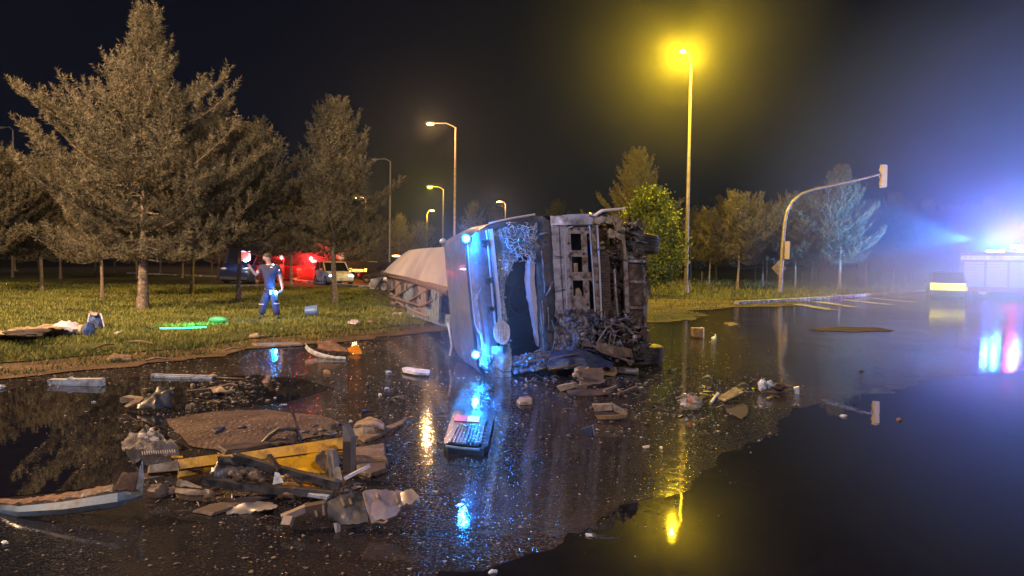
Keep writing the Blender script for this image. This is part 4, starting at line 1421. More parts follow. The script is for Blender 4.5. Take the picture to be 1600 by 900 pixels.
for k, (x, y) in enumerate([(894, 357), (904, 357), (915, 358), (928, 362), (888, 380), (889, 400), (912, 396), (914, 408), (892, 396), (890, 432), (892, 450), (913, 432), (916, 455), (930, 390), (932, 415), (933, 440), (935, 462), (925, 440), (920, 372), (894, 470), (918, 475)]):
    m2 = MB().lathe([(.02, 0), (.02, .02), (.001, .025)], C(x, y, .06), F_, 8)
    m2.build('bolt', M['darkmetal'], fr)
m2 = MB(); CP(m2, [(896, 411), (903, 411), (903, 426), (897, 426)], .01, .1); m2.build('relay_box', M['cream'], TK)
m2 = MB(); CP(m2, [(900, 452), (905, 450), (909, 458), (909, 464), (899, 464)], .02, .1); m2.build('reservoir', M['cream'], TK)
for pts_ in ([(862, 353), (875, 352), (930, 351)], [(874, 354), (877, 420), (881, 488)], [(866, 400), (880, 402)], [(868, 455), (884, 452)]):
    MB().tube([C(x, y, .115) for x, y in pts_], .006, 5).build('panel_seam', M['blackplastic'], TK)
for k, pts_ in enumerate([[(846, 545), (838, 556), (842, 570)], [(884, 545), (880, 560), (890, 572)], [(905, 548), (912, 560), (908, 572)], [(776, 575), (786, 582), (800, 580)], [(862, 500), (868, 520), (864, 545)], [(918, 500), (926, 515), (920, 540)]]):
    MB().tube([C(x, y, .27) for x, y in pts_], .007, 5).build('torn_wire', M['blackplastic'] if k % 2 else M['galv'], TK, True)
# crumpled lower metal
m2 = MB()
m2.sheet([[C(868, 484, .06), C(900, 482, .1), C(936, 486, .05)], [C(866, 510, .06), C(900, 512, .16), C(934, 510, .1)], [C(864, 532, .06), C(896, 535, .2), C(930, 532, .12)], [C(862, 556, .10), C(890, 556, .22), C(922, 554, .14)]], 34, 26, .085, 7, .012, F_, 6, True)
m2.build('crumpled_front', M['crumpled'], TK)
m2 = MB()
m2.sheet([[C(800, 556, .0), C(830, 552, .1), C(870, 545, .12)], [C(800, 570, .1), C(830, 572, .2), C(872, 560, .2)], [C(802, 583, .1), C(835, 580, .25), C(872, 570, .25)]], 30, 12, .07, 9, .012, F_, 16, True)
m2.build('crumpled_pillar', M['crumpled'], TK)
for k in range(12):
    rr = random.Random(60 + k)
    x0, y0 = rr.uniform(800, 850), rr.uniform(548, 575)
    m2 = MB().tube([C(x0, y0, .25), C(x0 + rr.uniform(12, 40), y0 - rr.uniform(0, 14), .28)], rr.uniform(.006, .014), 5)
    m2.build('bent_rod', M['galv'] if k % 2 else M['baremetal'], TK)
# chassis, radiator pack, axle
m2 = MB()
CP(m2, [(935, 392), (952, 392), (955, 505), (940, 505)], .02, .5)
m2.build('radiator', M['rust'], TK)
fins = MB()
for k in range(26):
    y = 396 + k * 4.1
    CP(fins, [(937 + k * .15, y), (951 + k * .15, y), (951 + k * .15, y + 1.6), (937 + k * .15, y + 1.6)], .035, .02)
tag(fins.build('cooling_fins', M['brownplate'], TK), kind='stuff')
m2 = MB(); CP(m2, [(952, 350), (978, 350), (982, 520), (956, 520)], -.25, .7); m2.build('engine_block', M['darkmetal'], TK)
m2 = MB()
m2.tube([C(990, 405, -.05), C(992, 430, -.03), C(993, 480, -.03), C(992, 515, -.05)], [.11, .13, .13, .10], 16)
m2.build('air_tank', M['rust'], TK, True)
m2 = MB()
for y in (408, 440, 480, 510):
    MB().lathe([(.135, -.02), (.15, -.02), (.15, .02), (.135, .02)], C(992, y, -.03), V(0, 0, 1), 16).build('tank_strap', M['baremetal'], TK, True)
m2 = MB()
m2.beam(C(976, 396, .0), C(981, 515, .0), .07, .05, tuple(F_)); m2.beam(C(1004, 400, -.1), C(1008, 515, -.1), .05, .05, tuple(F_)); m2.tube([C(960, 420, .02), C(962, 460, .05), C(966, 500, .02)], .02, 6)
m2.tube([C(1009, 440, -.1), C(1012, 465, -.1), C(1008, 500, -.1), C(1005, 512, -.1)], .012, 6)
m2.build('frame_rail', M['baremetal'], TK)
# top bracket with cream plate
m2 = MB()
m2.sheet([[C(921, 333, .0), C(928, 337, .05), C(940, 329, .1), C(976, 326, .1)], [C(921, 336, .1), C(930, 339, .1), C(942, 331, .15), C(978, 327, .15)]], 12, 3, .008, 5, .02, None, 4)
m2.build('bumper_edge', M['trim'], TK, True)
m2 = MB(); m2.sheet([[C(924, 339, .05), C(945, 338, .1), C(962, 336, .06)], [C(925, 350, .08), C(946, 349, .12), C(965, 349, .08)]], 16, 6, .03, 9, .02, F_, 12, True); m2.build('bracket_plate', M['cream'], TK)
m2 = MB(); m2.beam(C(961, 336, .02), C(966, 362, .02), .10, .05, tuple(F_)); m2.beam(C(950, 360, .02), C(972, 372, .05), .08, .05, tuple(F_)); m2.beam(C(972, 368, .05), C(976, 405, .03), .05, .08, tuple(F_)); m2.build('bracket', M['cream'], TK)
# wreckage: hundreds of torn pieces wedged between frame and ground
rr = random.Random(99)


def clutter(name, m, n, box, dr, size, seed, rods=.4):
    r_ = random.Random(seed)
    mb = MB()
    for i in range(n):
        x, y = r_.uniform(box[0], box[2]), r_.uniform(box[1], box[3])
        c = C(x, y, r_.uniform(*dr))
        s_ = r_.uniform(*size)
        rot = Matrix.Rotation(r_.uniform(0, 6.28), 3, Vector((r_.random() - .5, r_.random() - .5, r_.random() - .5)).normalized())
        if r_.random() < rods:
            mb.tube([c - rot @ V(s_ * 1.6, 0, 0), c + rot @ V(0, s_ * .4, 0), c + rot @ V(s_ * 1.6, 0, 0)], s_ * r_.uniform(.07, .16), 6)
        elif r_.random() < .5:
            mb.sheet([[c + rot @ V(-s_, -s_ * .7, 0), c + rot @ V(s_, -s_ * .6, 0)], [c + rot @ V(-s_ * .8, s_ * .6, 0), c + rot @ V(s_ * .9, s_ * .5, 0)]], 4, 4, s_ * .45, 8, .006, None, i, True)
        else:
            mb.box(c, (s_ * r_.uniform(.5, 1.6), s_ * r_.uniform(.4, 1), s_ * r_.uniform(.2, .7)), rot, r_.uniform(.6, 1))
    return tag(mb.build(name, m, TK), kind='stuff')


clutter('torn_metal', M['baremetal'], 80, (925, 492, 1000, 556), (.0, .32), (.03, .09), 1)
clutter('torn_metal', M['darkmetal'], 110, (918, 486, 1008, 562), (-.1, .28), (.04, .11), 2)
clutter('torn_metal', M['crumpled'], 50, (925, 495, 985, 545), (.1, .36), (.03, .08), 3, .2)
clutter('torn_metal', M['cream'], 26, (925, 355, 970, 395), (-.1, .1), (.02, .06), 4, .2)
clutter('torn_metal', M['darkmetal'], 60, (936, 345, 985, 400), (-.25, .02), (.04, .10), 5)
clutter('torn_metal', M['galvdark'], 50, (966, 345, 1000, 405), (-.3, .0), (.04, .12), 9)
clutter('torn_metal', M['rust'], 36, (996, 396, 1014, 440), (-.3, -.05), (.03, .07), 6)
clutter('torn_metal', M['darkmetal'], 40, (955, 400, 980, 500), (-.25, .02), (.03, .09), 7)
clutter('torn_metal', M['cream'], 14, (1000, 400, 1012, 436), (-.2, -.02), (.03, .06), 8, .1)
hs = MB()
for (pts_) in [[(955, 520), (948, 545), (957, 572)], [(962, 522), (956, 548), (953, 570)], [(968, 530), (975, 550), (985, 558)], [(945, 500), (955, 512), (975, 505), (985, 520)], [(930, 545), (940, 520), (955, 508)], [(925, 560), (919, 570), (917, 573)]]:
    q = [C(x, y, .3) for x, y in pts_]
    hs.tube([q[0]] + [q[i].lerp(q[i + 1], .5) + V(0, 0, .01) for i in range(len(q) - 1)] + [q[-1]], .010, 6)
hs.build('hose', M['galv'], TK, True)
m2 = MB(); m2.sheet([[C(930, 534, .3), C(955, 540, .35), C(985, 546, .25)], [C(931, 548, .34), C(957, 556, .4), (C(987, 560, .3))]], 16, 6, .015, 5, .03, None, 3); m2.build('bumper_section', M['tan'], TK, True)
m2 = MB(); m2.sheet([[C(862, 549, .3), C(895, 546, .35), C(925, 545, .3), C(958, 562, .28)], [C(858, 562, .38), C(892, 560, .5), C(925, 560, .45), C(958, 568, .35)], [C(856, 575, .45), C(890, 576, .5), C(925, 574, .5), C(958, 574, .4)]], 26, 12, .05, 3.5, .015, F_, 9)
m2.build('torn_bumper', M['navytarp'], TK, True)
m2 = MB()
for (pts_, r__) in [([(912, 539), (927, 541), (940, 550), (965, 558), (990, 566)], .018), ([(858, 577), (885, 573), (911, 569)], .016), ([(858, 562), (880, 556), (905, 552)], .012), ([(930, 541), (950, 550), (975, 562), (988, 569)], .010)]:
    m2.tube([C(x, y, .5) for x, y in pts_], r__, 6)
m2.build('bent_trim', M['tan'], TK, True)


def bigtyre(c, ax, r_, wd, rim_m):
    ax = Vector(ax).normalized()
    prof = [(r_ * .6, -wd * .5), (r_ * .93, -wd * .5), (r_ * .985, -wd * .44)]
    for k in range(5):
        a = -wd * .40 + k * wd * .17
        prof += [(r_, a), (r_, a + wd * .11), (r_ * .975, a + wd * .12), (r_ * .975, a + wd * .16)]
    prof += [(r_ * .985, wd * .44), (r_ * .93, wd * .5), (r_ * .6, wd * .5)]
    o = MB().lathe(prof, c, ax, 40).build('wheel', M['rubber'], TK, True)
    MB().lathe([(r_ * .6, -wd * .5), (r_ * .58, -wd * .2), (r_ * .58, wd * .2), (r_ * .6, wd * .5)], c, ax, 30).lathe([(r_ * .58, -wd * .15), (r_ * .3, -wd * .25), (.001, -wd * .25)], c, ax, 24).build('rim', rim_m, o, True)
    return o


AX = V(.03, .02, 1)
c1 = W(983, 379, 12.35); bigtyre(c1, AX + V(.06, 0, 0), .49, .30, M['darkmetal'])
c2 = W(990, 553, 12.35); c2.z = .19; bigtyre(c2, AX, .49, .30, M['darkmetal'])
m2 = MB().lathe([(.20, -.06), (.22, -.05), (.22, .14), (.18, .16), (.001, .16)], W(995, 530, 12.2), AX, 24); m2.build('brake_drum', M['ochre'], TK, True)
m2 = MB().tube([c2 + V(0, 0, .1), c1 - V(0, 0, .1)], .09, 10); m2.build('axle', M['darkmetal'], TK, True)
m2 = MB(); m2.beam(C(968, 350, -.9), C(975, 555, -.9), .3, 1.2, tuple(F_)); m2.build('chassis', M['darkmetal'], TK)
m2 = MB(); CP(m2, [(1004, 518), (1016, 516), (1017, 536), (1005, 540)], -.35, .2); m2.build('orange_hub', M['ochre'], TK)
# blue beacons on the roof corners
for (x, y, s_) in ((728, 373, 1), (743, 554, -1)):
    c = C(x, y, .13)
    b2 = MB().lathe([(.001, -.04), (.07, -.04), (.07, .02), (.05, .03)], c, F_, 16).build('corner_lamp', M['blackplastic'], TK, True)
    MB().blob(c + F_ * .035, (.040, .040, .040), 0, nu=12, nv=8).build('lens', emitter('blue_lamp_glow', (.06, .45, 1.0), 700), b2, True)
    lamp('blue_light', c + F_ * .12, (.0, .20, 1.0), 65, .04, TK)
# bits along the roof edge and side
m2 = MB().tube([C(700, 505, -1.6), C(703, 520, -1.5), C(706, 540, -1.5), C(703, 556, -1.5)], .02, 6); m2.build('gutter', M['trim'], TK, True)
m2 = MB().blob(W(692, 377, 12.9), (.06, .06, .05), .2, 3); m2.build('roof_lamp', M['trim'], TK, True)
m2 = MB()
m2.tube([C(764, 349, .0), C(800, 341, .02), C(836, 335, .02)], .016, 6); m2.build('gutter', M['trim'], TK, True)

# ---------------------------------------------------------------- trailer lying behind the cab
def TD(x):
    t = (692 - x) / 92.0
    return 15.5 + 12.5 * max(0, t) - 2 * min(0, t) * 0


def T(x, y, d=0.0):
    return W(x, y, TD(x) + d)


TR = thing('overturned_trailer', 'overturned grey tipper trailer with ladder rails lying behind the cab', 'trailer', V(-3.2, 21, 0))
rows = []
top = [(640, 393), (655, 391), (672, 390), (705, 389)]
bot = [(601, 427), (630, 433), (660, 441), (705, 456)]
for k in range(7):
    t = k / 6
    row = []
    for (a, b) in zip(top, bot):
        x = a[0] + (b[0] - a[0]) * t
        y = a[1] + (b[1] - a[1]) * (t ** 1.25)
        p = W(x, y, TD((a[0] * .3 + b[0] * .7)) + 1.6 * (1 - t) ** 1.5)
        row.append(p)
    rows.append(row)
MB().sheet(rows, 22, 14, .008, .4, .06, None, 5).build('curved_wall', mat('trailer_grey', (.17, .18, .22), .42, .15, .12, 1.2, .004, 5, (.36, .32, .30), .3, .35), TR, True)
MB().tube([T(598, 427, -.05), T(640, 435, -.05), T(705, 457, -.1)], .11, 8).build('top_rail', M['tan'], TR, True)
m2 = MB(); 
MB().prism([T(603, 432, .2), T(650, 444, .2), T(705, 460, .2), T(705, 505, .3), T(680, 499, .3), T(650, 492, .3), T(620, 470, .3)], V(.25, .9, 0)).build('body_side', M['darkmetal'], TR)
for k, (x0, x1, yt0, yt1, yb0, yb1) in enumerate([(608, 614, 436, 438, 464, 468), (633, 646, 442, 445, 484, 488), (655, 668, 447, 450, 490, 496), (677, 690, 453, 457, 498, 502), (620, 627, 438, 441, 472, 476)]):
    MB().sheet([[T(x0, yt0, .05), T((x0 + x1) / 2, (yt0 + yt1) / 2, -.08), T(x1, yt1, .05)], [T(x0, yb0, .1), T((x0 + x1) / 2, (yb0 + yb1) / 2, -.05), T(x1, yb1, .1)]], 6, 10, .03, 2, .05, None, k).build('rib', M['galv'] if k % 2 == 0 else M['bluegrey'], TR, True)
MB().sheet([[T(640, 478, .1), T(670, 483, .0), T(705, 492, .0)], [T(640, 492, .2), T(670, 501, .15), T(705, 512, .1)]], 14, 6, .06, 1.5, .05, None, 4).build('lower_skirt', M['bluegrey'], TR, True)
for a, b, d_ in [((582, 457), (602, 465), -.5), ((603, 462), (660, 479), -.5), ((599, 433), (583, 457), -.3), ((615, 429), (605, 462), -.3), ((632, 436), (608, 458), -.3), ((652, 441), (618, 464), -.3), ((672, 451), (640, 470), -.3), ((693, 460), (661, 478), -.3), ((609, 440), (611, 462), -.35)]:
    MB().tube([T(*a, d_ * .4), T(*b, d_)], .032, 8).build('ladder_bar', M['tan'] if b[1] < 480 else M['galv'], TR, True)
MB().tube([T(618, 467, -.2), T(629, 477, -.2), T(647, 486, -.2), T(671, 496, -.2)], .05, 8).build('curved_pipe', M['galv'], TR, True)
m2 = MB()
r_ = random.Random(8)
for k in range(26):
    c = T(r_.uniform(608, 690), r_.uniform(440, 490), .0)
    m2.blob(c, (r_.uniform(.05, .2), .08, r_.uniform(.04, .16)), .4, 4, k, 6, 5)
tag(m2.build('hanging_scrap', M['darkmetal'], TR, True), kind='stuff')


# ---------------------------------------------------------------- the officer
def skinned(name, vs, es, m, parent, sub=2, flat_y=None, root=0):
    off = parent.location if parent is not None else Vector()
    q = parent
    off = Vector()
    while q is not None:
        off += q.location
        q = q.parent
    me = bpy.data.meshes.new(name)
    me.from_pydata([tuple(Vector(v[0]) - off) for v in vs], es, [])
    o = bpy.data.objects.new(name, me)
    COL.objects.link(o)
    o.parent = parent
    md = o.modifiers.new('skin', 'SKIN')
    md.use_smooth_shade = True
    sk = me.skin_vertices[0].data if me.skin_vertices else None
    if sk is None:
        me.attributes  # created with the modifier in older files
    for i, v in enumerate(vs):
        r_ = v[1]
        me.skin_vertices[0].data[i].radius = r_ if isinstance(r_, tuple) else (r_, r_)
        me.skin_vertices[0].data[i].use_root = (i == root)
    ms = o.modifiers.new('sub', 'SUBSURF')
    ms.levels = sub; ms.render_levels = sub
    me.materials.append(m)
    return o


def chain(pts):
    return pts


ob = P(420, 498, .03)
OY = ob.y
J = lambda x, y, d=0.0: W(x, y, OY + d)
PO = thing('person', 'officer in dark blue polo and trousers raising one arm on the lawn', 'person', ob)
pel, wa, chs, nk = J(422, 454), J(421.5, 444), J(421, 424), J(420.5, 412, .0)
hd0, hd1, hd2 = J(418.5, 407, -.02), J(417, 402.5, -.03), J(416.8, 396.5, -.02)
shl, elb, wrl, hnl = J(408.5, 418), J(399.5, 429.5, -.12), J(392, 419.5, -.26), J(389.5, 416, -.3)
shr, ebr, wrr, hnr = J(434.5, 418), J(438.5, 436, .02), J(441.5, 450, -.08), J(440.5, 454, -.14)
hpl, knl, anl, tol = J(416.5, 457), J(412, 475, -.03), J(408.5, 494), J(406, 497, -.18)
hpr, knr, anr, tor = J(427.5, 457), J(429.5, 475, -.04), J(433, 495), J(434, 498, -.18)
vs = [(pel, (.15, .11)), (wa, (.145, .10)), (chs, (.17, .115)), (nk, .055), (hd0, .075), (hd1, .104), (hd2, .072),
      (shl, .06), (elb, .052), (wrl, .036), (hnl, .03),
      (shr, .06), (ebr, .052), (wrr, .036), (hnr, .032),
      (hpl, .085), (knl, .055), (anl, .04), (tol, .035), (hpr, .085), (knr, .055), (anr, .04), (tor, .035)]
es = [(0, 1), (1, 2), (2, 3), (3, 4), (4, 5), (5, 6), (2, 7), (7, 8), (8, 9), (9, 10), (2, 11), (11, 12), (12, 13), (13, 14), (0, 15), (15, 16), (16, 17), (17, 18), (0, 19), (19, 20), (20, 21), (21, 22)]
skinned('body', vs, es, M['skin'], PO)
skinned('polo_shirt', [(J(422, 455), (.20, .14)), (wa, (.20, .145)), (J(421, 432), (.21, .15)), (chs, (.225, .155)), (J(420.5, 416), (.10, .09)), (shl, .10), (shl.lerp(elb, .62), .085), (shr, .10), (shr.lerp(ebr, .62), .085)],
        [(0, 1), (1, 2), (2, 3), (3, 4), (3, 5), (5, 6), (3, 7), (7, 8)], M['shirt'], PO)
skinned('trousers', [(J(422, 453.5), (.19, .14)), (pel, (.185, .135)), (hpl, .125), (knl, .105), (anl + V(0, 0, .04), .105), (hpr, .125), (knr, .105), (anr + V(0, 0, .04), .105)],
        [(0, 1), (1, 2), (2, 3), (3, 4), (1, 5), (5, 6), (6, 7)], M['trousers'], PO)
for a, b in ((anl, tol), (anr, tor)):
    skinned('boot', [(a + V(0, 0, .06), .08), (V(a.x, a.y + .03, .10), .075), (V(b.x, b.y + .06, .085), .065), (V(b.x, b.y - .05, .08), .055)], [(0, 1), (1, 2), (2, 3)], M['boot'], PO)
for k, (h_, dirv, th_) in enumerate([(hnl, V(-.25, -.35, .9), V(.8, -.2, .3)), (hnr, V(-.5, -.6, -.6), V(-.7, -.3, .5))]):
    h_ = Vector(h_); dirv.normalized()
    side = dirv.cross(V(0, -1, .2)).normalized()
    for j in range(4):
        r0 = h_ + side * (.027 - .018 * j)
        L_ = (.075, .085, .08, .062)[j]
        cl = V(0, -.3, -.1) if k == 0 else V(-.5, .2, .0)
        skinned('finger', [(r0, .010), (r0 + dirv * L_ * .5, .009), (r0 + dirv * L_ * .75 + cl * .03, .008), (r0 + dirv * L_ * .9 + cl * .07, .007)], [(0, 1), (1, 2), (2, 3)], M['skin'], PO, 1)
    skinned('thumb', [(h_ - dirv * .03, .012), (h_ + th_ * .04, .010), (h_ + th_ * .05 + dirv * .035, .008)], [(0, 1), (1, 2)], M['skin'], PO, 1)
hc = hd1
fd = V(-.75, -.66, 0).normalized()
sd_ = V(-fd.y, fd.x, 0)
MB().blob(hc + V(0, 0, .045) - fd * .012, (.104, .106, .085), .03, 3, nu=16, nv=10).build('cropped_hair', M['hair'], PO, True)
ft = MB().blob(hc + fd * .035 + V(0, 0, -.005), (.066, .066, .088), .02, 2, nu=14, nv=10).blob(hc + fd * .10 + V(0, 0, -.012), (.017, .017, .026), 0, nu=8, nv=6)
ft.build('face', M['skin'], PO, True)
for s_ in (-1, 1):
    MB().blob(hc + sd_ * s_ * .09 + V(0, 0, -.01), (.014, .022, .032), 0, nu=8, nv=6).build('ear', M['skin'], PO, True)
    MB().blob(hc + fd * .096 + sd_ * s_ * .032 + V(0, 0, .015), (.010, .010, .008), 0, nu=8, nv=6).build('eye', M['blackplastic'], PO, True)
MB().box(hc + fd * .099 + V(0, 0, -.052), (.04, .012, .008), Matrix.Rotation(math.atan2(fd.y, fd.x) + R(90), 3, 'Z')).build('mouth', M['redlabel'], PO)
MB().lathe([(.085, -.02), (.08, .02), (.062, .03)], nk + V(0, 0, -.03), (0, -.2, 1), 16).build('collar', M['palecloth'], PO, True)
for (x, y, w_, h_) in [(410, 421, 2.2, 2.6), (424, 417.5, 3.4, 1.6), (436.4, 422, 1.8, 2.6), (425.5, 414, 3, 1)]:
    c = J(x, y, -.135 if 412 < x < 430 else -.085)
    MB().box(c, (w_ / FPX * OY, .01, h_ / FPX * OY)).build('badge', M['patch'], PO)
MB().lathe([(.2, -.025), (.205, 0), (.2, .025)], J(422, 453), (0, 0, 1), 20).build('belt', M['boot'], PO, True)
for (x, y) in ((411, 476), (431, 475)):
    MB().lathe([(.112, -.014), (.114, .014)], J(x, y - 1, -.02), (0, 0, 1), 16).build('reflective_band', M['trim'], PO)
# lamps he holds and wears
tl = thing('flashlight', 'glowing blue lamp held at the hip by the officer', 'flashlight', J(433, 457, -.22))
c = J(436, 456.5, -.2)
MB().tube([c + V(.06, 0, 0), c - V(.06, 0, 0)], [.018, .02], 10).build('handle', M['blackplastic'], tl, True)
MB().blob(J(431, 457, -.24), (.045, .045, .045), 0, nu=10, nv=8).build('lens', emitter('hand_lamp_glow', (.08, .5, 1), 240), tl, True)
MB().box(J(423, 457, -.2), (.04, .03, .10)).build('side_lens', emitter('side_lamp_glow', (.15, .6, 1), 5), tl)
lamp('hand_light', J(428, 457, -.45), (.0, .25, 1), 30, .05, tl)
MB().blob(J(427, 413.5, -.12), (.022, .02, .02), 0, nu=8, nv=6).build('shoulder_light', emitter('shoulder_glow', (.3, .6, 1), 9), PO, True)
MB().box(J(432, 463, -.16), (.09, .05, .2)).build('holster', M['boot'], PO)

# ---------------------------------------------------------------- things on the lawn
def item(name, label, cat, bx, by, z=.03):
    b = P(bx, by, z)
    t = thing(name, label, cat, b)
    return t, (lambda x, y, d=0.0: W(x, y, b.y + d)), b


t, Q, b = item('bag', 'blue sports bag with a tan flap standing on the left lawn', 'bag', 150, 513)
s_ = MB()
s_.sheet([[Q(136, 512, -.1), Q(142, 513, -.22), Q(155, 512, -.24), Q(163, 510, -.1)], [Q(136, 500, -.1), Q(143, 501, -.2), Q(155, 501, -.2), Q(161, 500, -.08)], [Q(139, 488, 0), Q(145, 487, -.04), Q(152, 487, -.04), Q(157, 490, 0)], [Q(140, 489, .12), Q(145, 488, .12), Q(152, 488, .12), Q(157, 492, .12)], [Q(136, 510, .25), Q(142, 511, .25), Q(155, 511, .25), Q(163, 510, .25)]], 14, 20, .05, 6, .02, None, 2)
s_.build('bag_body', M['bluecloth'], t, True)
MB().sheet([[Q(139, 486.5, -.1), Q(153, 489, -.12)], [Q(143, 493, -.26), Q(151, 493, -.27)]], 6, 5, .02, 8, .01).build('flap', M['tancloth'], t, True)
MB().tube([Q(157, 490, -.05), Q(160, 498, -.2), Q(163, 511, -.2)], .018, 6).build('strap', M['palecloth'], t, True)
MB().tube([Q(140, 490, -.1), Q(138, 500, -.2), Q(137, 512, -.2)], .016, 6).build('strap', M['palecloth'], t, True)

t, Q, b = item('blanket', 'long rumpled tan cloth with dark holes lying on the left lawn', 'cloth', 50, 520)
rows = [[P(-40, 520, .10), P(0, 517, .16), P(50, 510, .2), P(95, 509, .2), (P(108, 511, .14))], [P(-40, 524, .12), P(0, 521, .24), P(50, 517, .24), P(95, 514, .22), P(108, 514, .16)], [P(-40, 528, .03), P(0, 525, .05), P(40, 526, .05), P(85, 522, .05), P(108, 518, .05)]]
MB().sheet(rows, 34, 12, .07, 3, .02, V(0, 0, 1), 3).build('cloth_sheet', M['tancloth'], t, True)
for (x, y, w_, h_) in [(47, 517.5, .34, .12), (60, 516.5, .22, .10), (37, 522.5, .3, .07), (21, 519.5, .2, .06)]:
    c = P(x, y, .27)
    MB().blob(c, (w_, .16, .035), .5, 3, x, 12, 6).build('hole', M['darkcloth'], t, True)
MB().tube([P(25, 525, .1), P(35, 527, .1), P(50, 524.5, .1)], .02, 6).tube([P(55, 524, .1), P(64, 525, .1), P(72, 520, .12)], .02, 6).build('hem', M['tancloth'], t, True)
t, Q, b = item('sleeve_bundle', 'pale lilac bundle tied into a roll between the tan cloth and the blue bag', 'bundle', 120, 518)
c = P(104, 513, .16); MB().blob(c, (.28, .2, .15), .35, 2.5, 2, 16, 10).build('wrapped_end', M['palecloth'], t, True)
MB().tube([P(110, 514, .14), P(116, 514, .12), P(122, 515, .13), P(134, 516, .13)], [.05, .09, .11, .12], 10).build('roll', M['tancloth'], t, True)
c = P(139, 516, .15); MB().blob(c, (.11, .14, .16), .25, 3, 5, 14, 10).build('blue_cuff', M['bluecloth'], t, True)
MB().lathe([(.075, -.02), (.08, .02)], P(113, 514, .13), (1, 0, 0), 12).build('tie', M['darkcloth'], t)

t, Q, b = item('bucket', 'blue plastic bucket tipped over on the grass right of the officer', 'bucket', 485, 493)
ax = V(1, .2, .08).normalized()
MB().lathe([(.001, -.17), (.135, -.17), (.155, .16), (.17, .16), (.17, .19), (.145, .19), (.125, -.14), (.001, -.14)], Q(486, 485.5), ax, 22).build('bucket_wall', M['bluebin'], t, True)
MB().tube([Q(491, 480, -.1), Q(493, 486, -.24), Q(491, 492, -.1)], .008, 6).build('handle', M['galv'], t)

t, Q, b = item('light_stick', 'green glowing tube lying in the grass, tinting the lawn green', 'light stick', 300, 511)
a_, b_ = P(342, 502, .09), P(351, 501.5, .11)
c_ = P(330, 506, .05)
MB().blob(P(341, 499.5, .12), (.24, .08, .08), .15, 3, 1, 14, 8).build('cap', M['greenplastic'], t, True)
gt = MB().tube([P(250, 513, .07), P(285, 512.5, .08), P(310, 511.5, .08), (P(322, 511, .07))], .014, 8)
gt.build('tube', emitter('green_tube_glow', (.03, 1.0, .36), 6), t, True)
MB().tube([P(218, 506, .09), P(232, 511, .08), P(248, 515, .05)], .02, 6).build('cable', M['blackplastic'], t, True)
lamp('green_light', P(288, 511, .03) + V(0, 0, .34), (.02, 1.0, .40), 70, .05, t, 150, (0, 0, -1))
lamp('green_light', P(322, 509, .03) + V(0, 0, .34), (.02, 1.0, .40), 50, .05, t, 150, (0, 0, -1))


def slab(name, label, cat, pix, z, th, m, sub=None, crump=.0, **kw):
    """a flat torn piece lying on the ground with the outline seen from here, real thickness"""
    pts = [P(x, y, z) for x, y in pix]
    mb = MB()
    fine = []
    for i, p in enumerate(pts):
        q = pts[(i + 1) % len(pts)]
        for k in range(4):
            t = p.lerp(q, k / 4)
            e_ = (q - p).length * .09
            fine.append(t + Vector((nz(t, 19, i), nz(t, 23, i + 5), 0)) * e_)
    pts = fine
    n = len(pts)
    cen = sum(pts, Vector()) / n
    vs, fs = [], []
    for k, (s_, dz) in enumerate([(1, 0), (.97, th * .7), (.9, th), (.5, th * 1.1)]):
        for i, p in enumerate(pts):
            q = cen + (p - cen) * s_
            q.z = z + dz + crump * nz(p, 6, k)
            vs.append(q)
    for r_ in range(3):
        for i in range(n):
            j = (i + 1) % n
            fs.append((r_ * n + i, r_ * n + j, (r_ + 1) * n + j, (r_ + 1) * n + i))
    fs.append(tuple(range(3 * n, 4 * n)))
    fs.append(tuple(range(n - 1, -1, -1)))
    mb.add(vs, fs)
    o = mb.build(name, m)
    return tag(o, label, cat, **kw)


def stone(label, x, y, rx, m='stone', z=.03, group=None, name='stone', cat='stone', flatn=.6, seed=None):
    c = P(x, y, z)
    o = MB().blob(c + V(0, 0, rx * flatn * .5), (rx, rx * .8, rx * flatn), .5, 2.5, (seed or x), 12, 8).build(name, M[m], None, True)
    return tag(o, label, cat, group)


stone('pale torn lump on the earth verge below the officer', 401, 528, .17, 'cream', .02, name='torn_lump', cat='debris', flatn=.35)
slab('tile_fragment', 'small lilac plate lying on the lawn right of the bucket', 'debris', [(543, 505), (549, 501), (560, 501), (563, 504), (556, 507)], .06, .03, M['palecloth'])
stone('roundish tan stone beside the lilac plate on the lawn', 580, 505, .10, 'tan', .04)
stone('small bright scrap on the lawn below the trailer rails, left one', 617, 492, .09, 'cream', .05, name='bright_scrap', cat='debris')
stone('small bright scrap on the lawn below the trailer rails, right one', 626, 492, .09, 'cream', .05, name='bright_scrap', cat='debris')
slab('paper_scrap', 'white flat scrap on the lawn under the trailer pipe', 'debris', [(643, 495), (652, 492), (662, 494), (655, 497)], .05, .03, M['whitegrey'])
slab('cardboard_scrap', 'tan crumpled scrap on the earth verge near the left puddle', 'debris', [(168, 563), (176, 556), (192, 557), (208, 560), (206, 565), (190, 565), (178, 566)], .02, .05, M['tan'], crump=.03)
for k, (x0, y0, x1, y1, lb) in enumerate([(145, 545, 178, 538, 'thin tan stick slanting up on the verge below the blue bag'), (200, 534, 240, 537, 'long pale straw stick on the grass below the green glow'), (352, 547, 378, 545, 'short twig on the verge left of the mudguard'), (228, 563, 262, 561, 'thin brown twig at the edge of the wet road')]):
    a, b = P(x0, y0, .06), P(x1, y1, .09)
    tag(MB().tube([a, a.lerp(b, .5) + V(0, .02, .03), b], [.018, .02, .012], 6).build('stick', M['tan'], None, True), lb, 'stick')
slab('white_scrap', 'tiny white scrap on the grass below the blue bag', 'debris', [(178, 522), (184, 519), (188, 521), (183, 523)], .06, .03, M['whitegrey'])

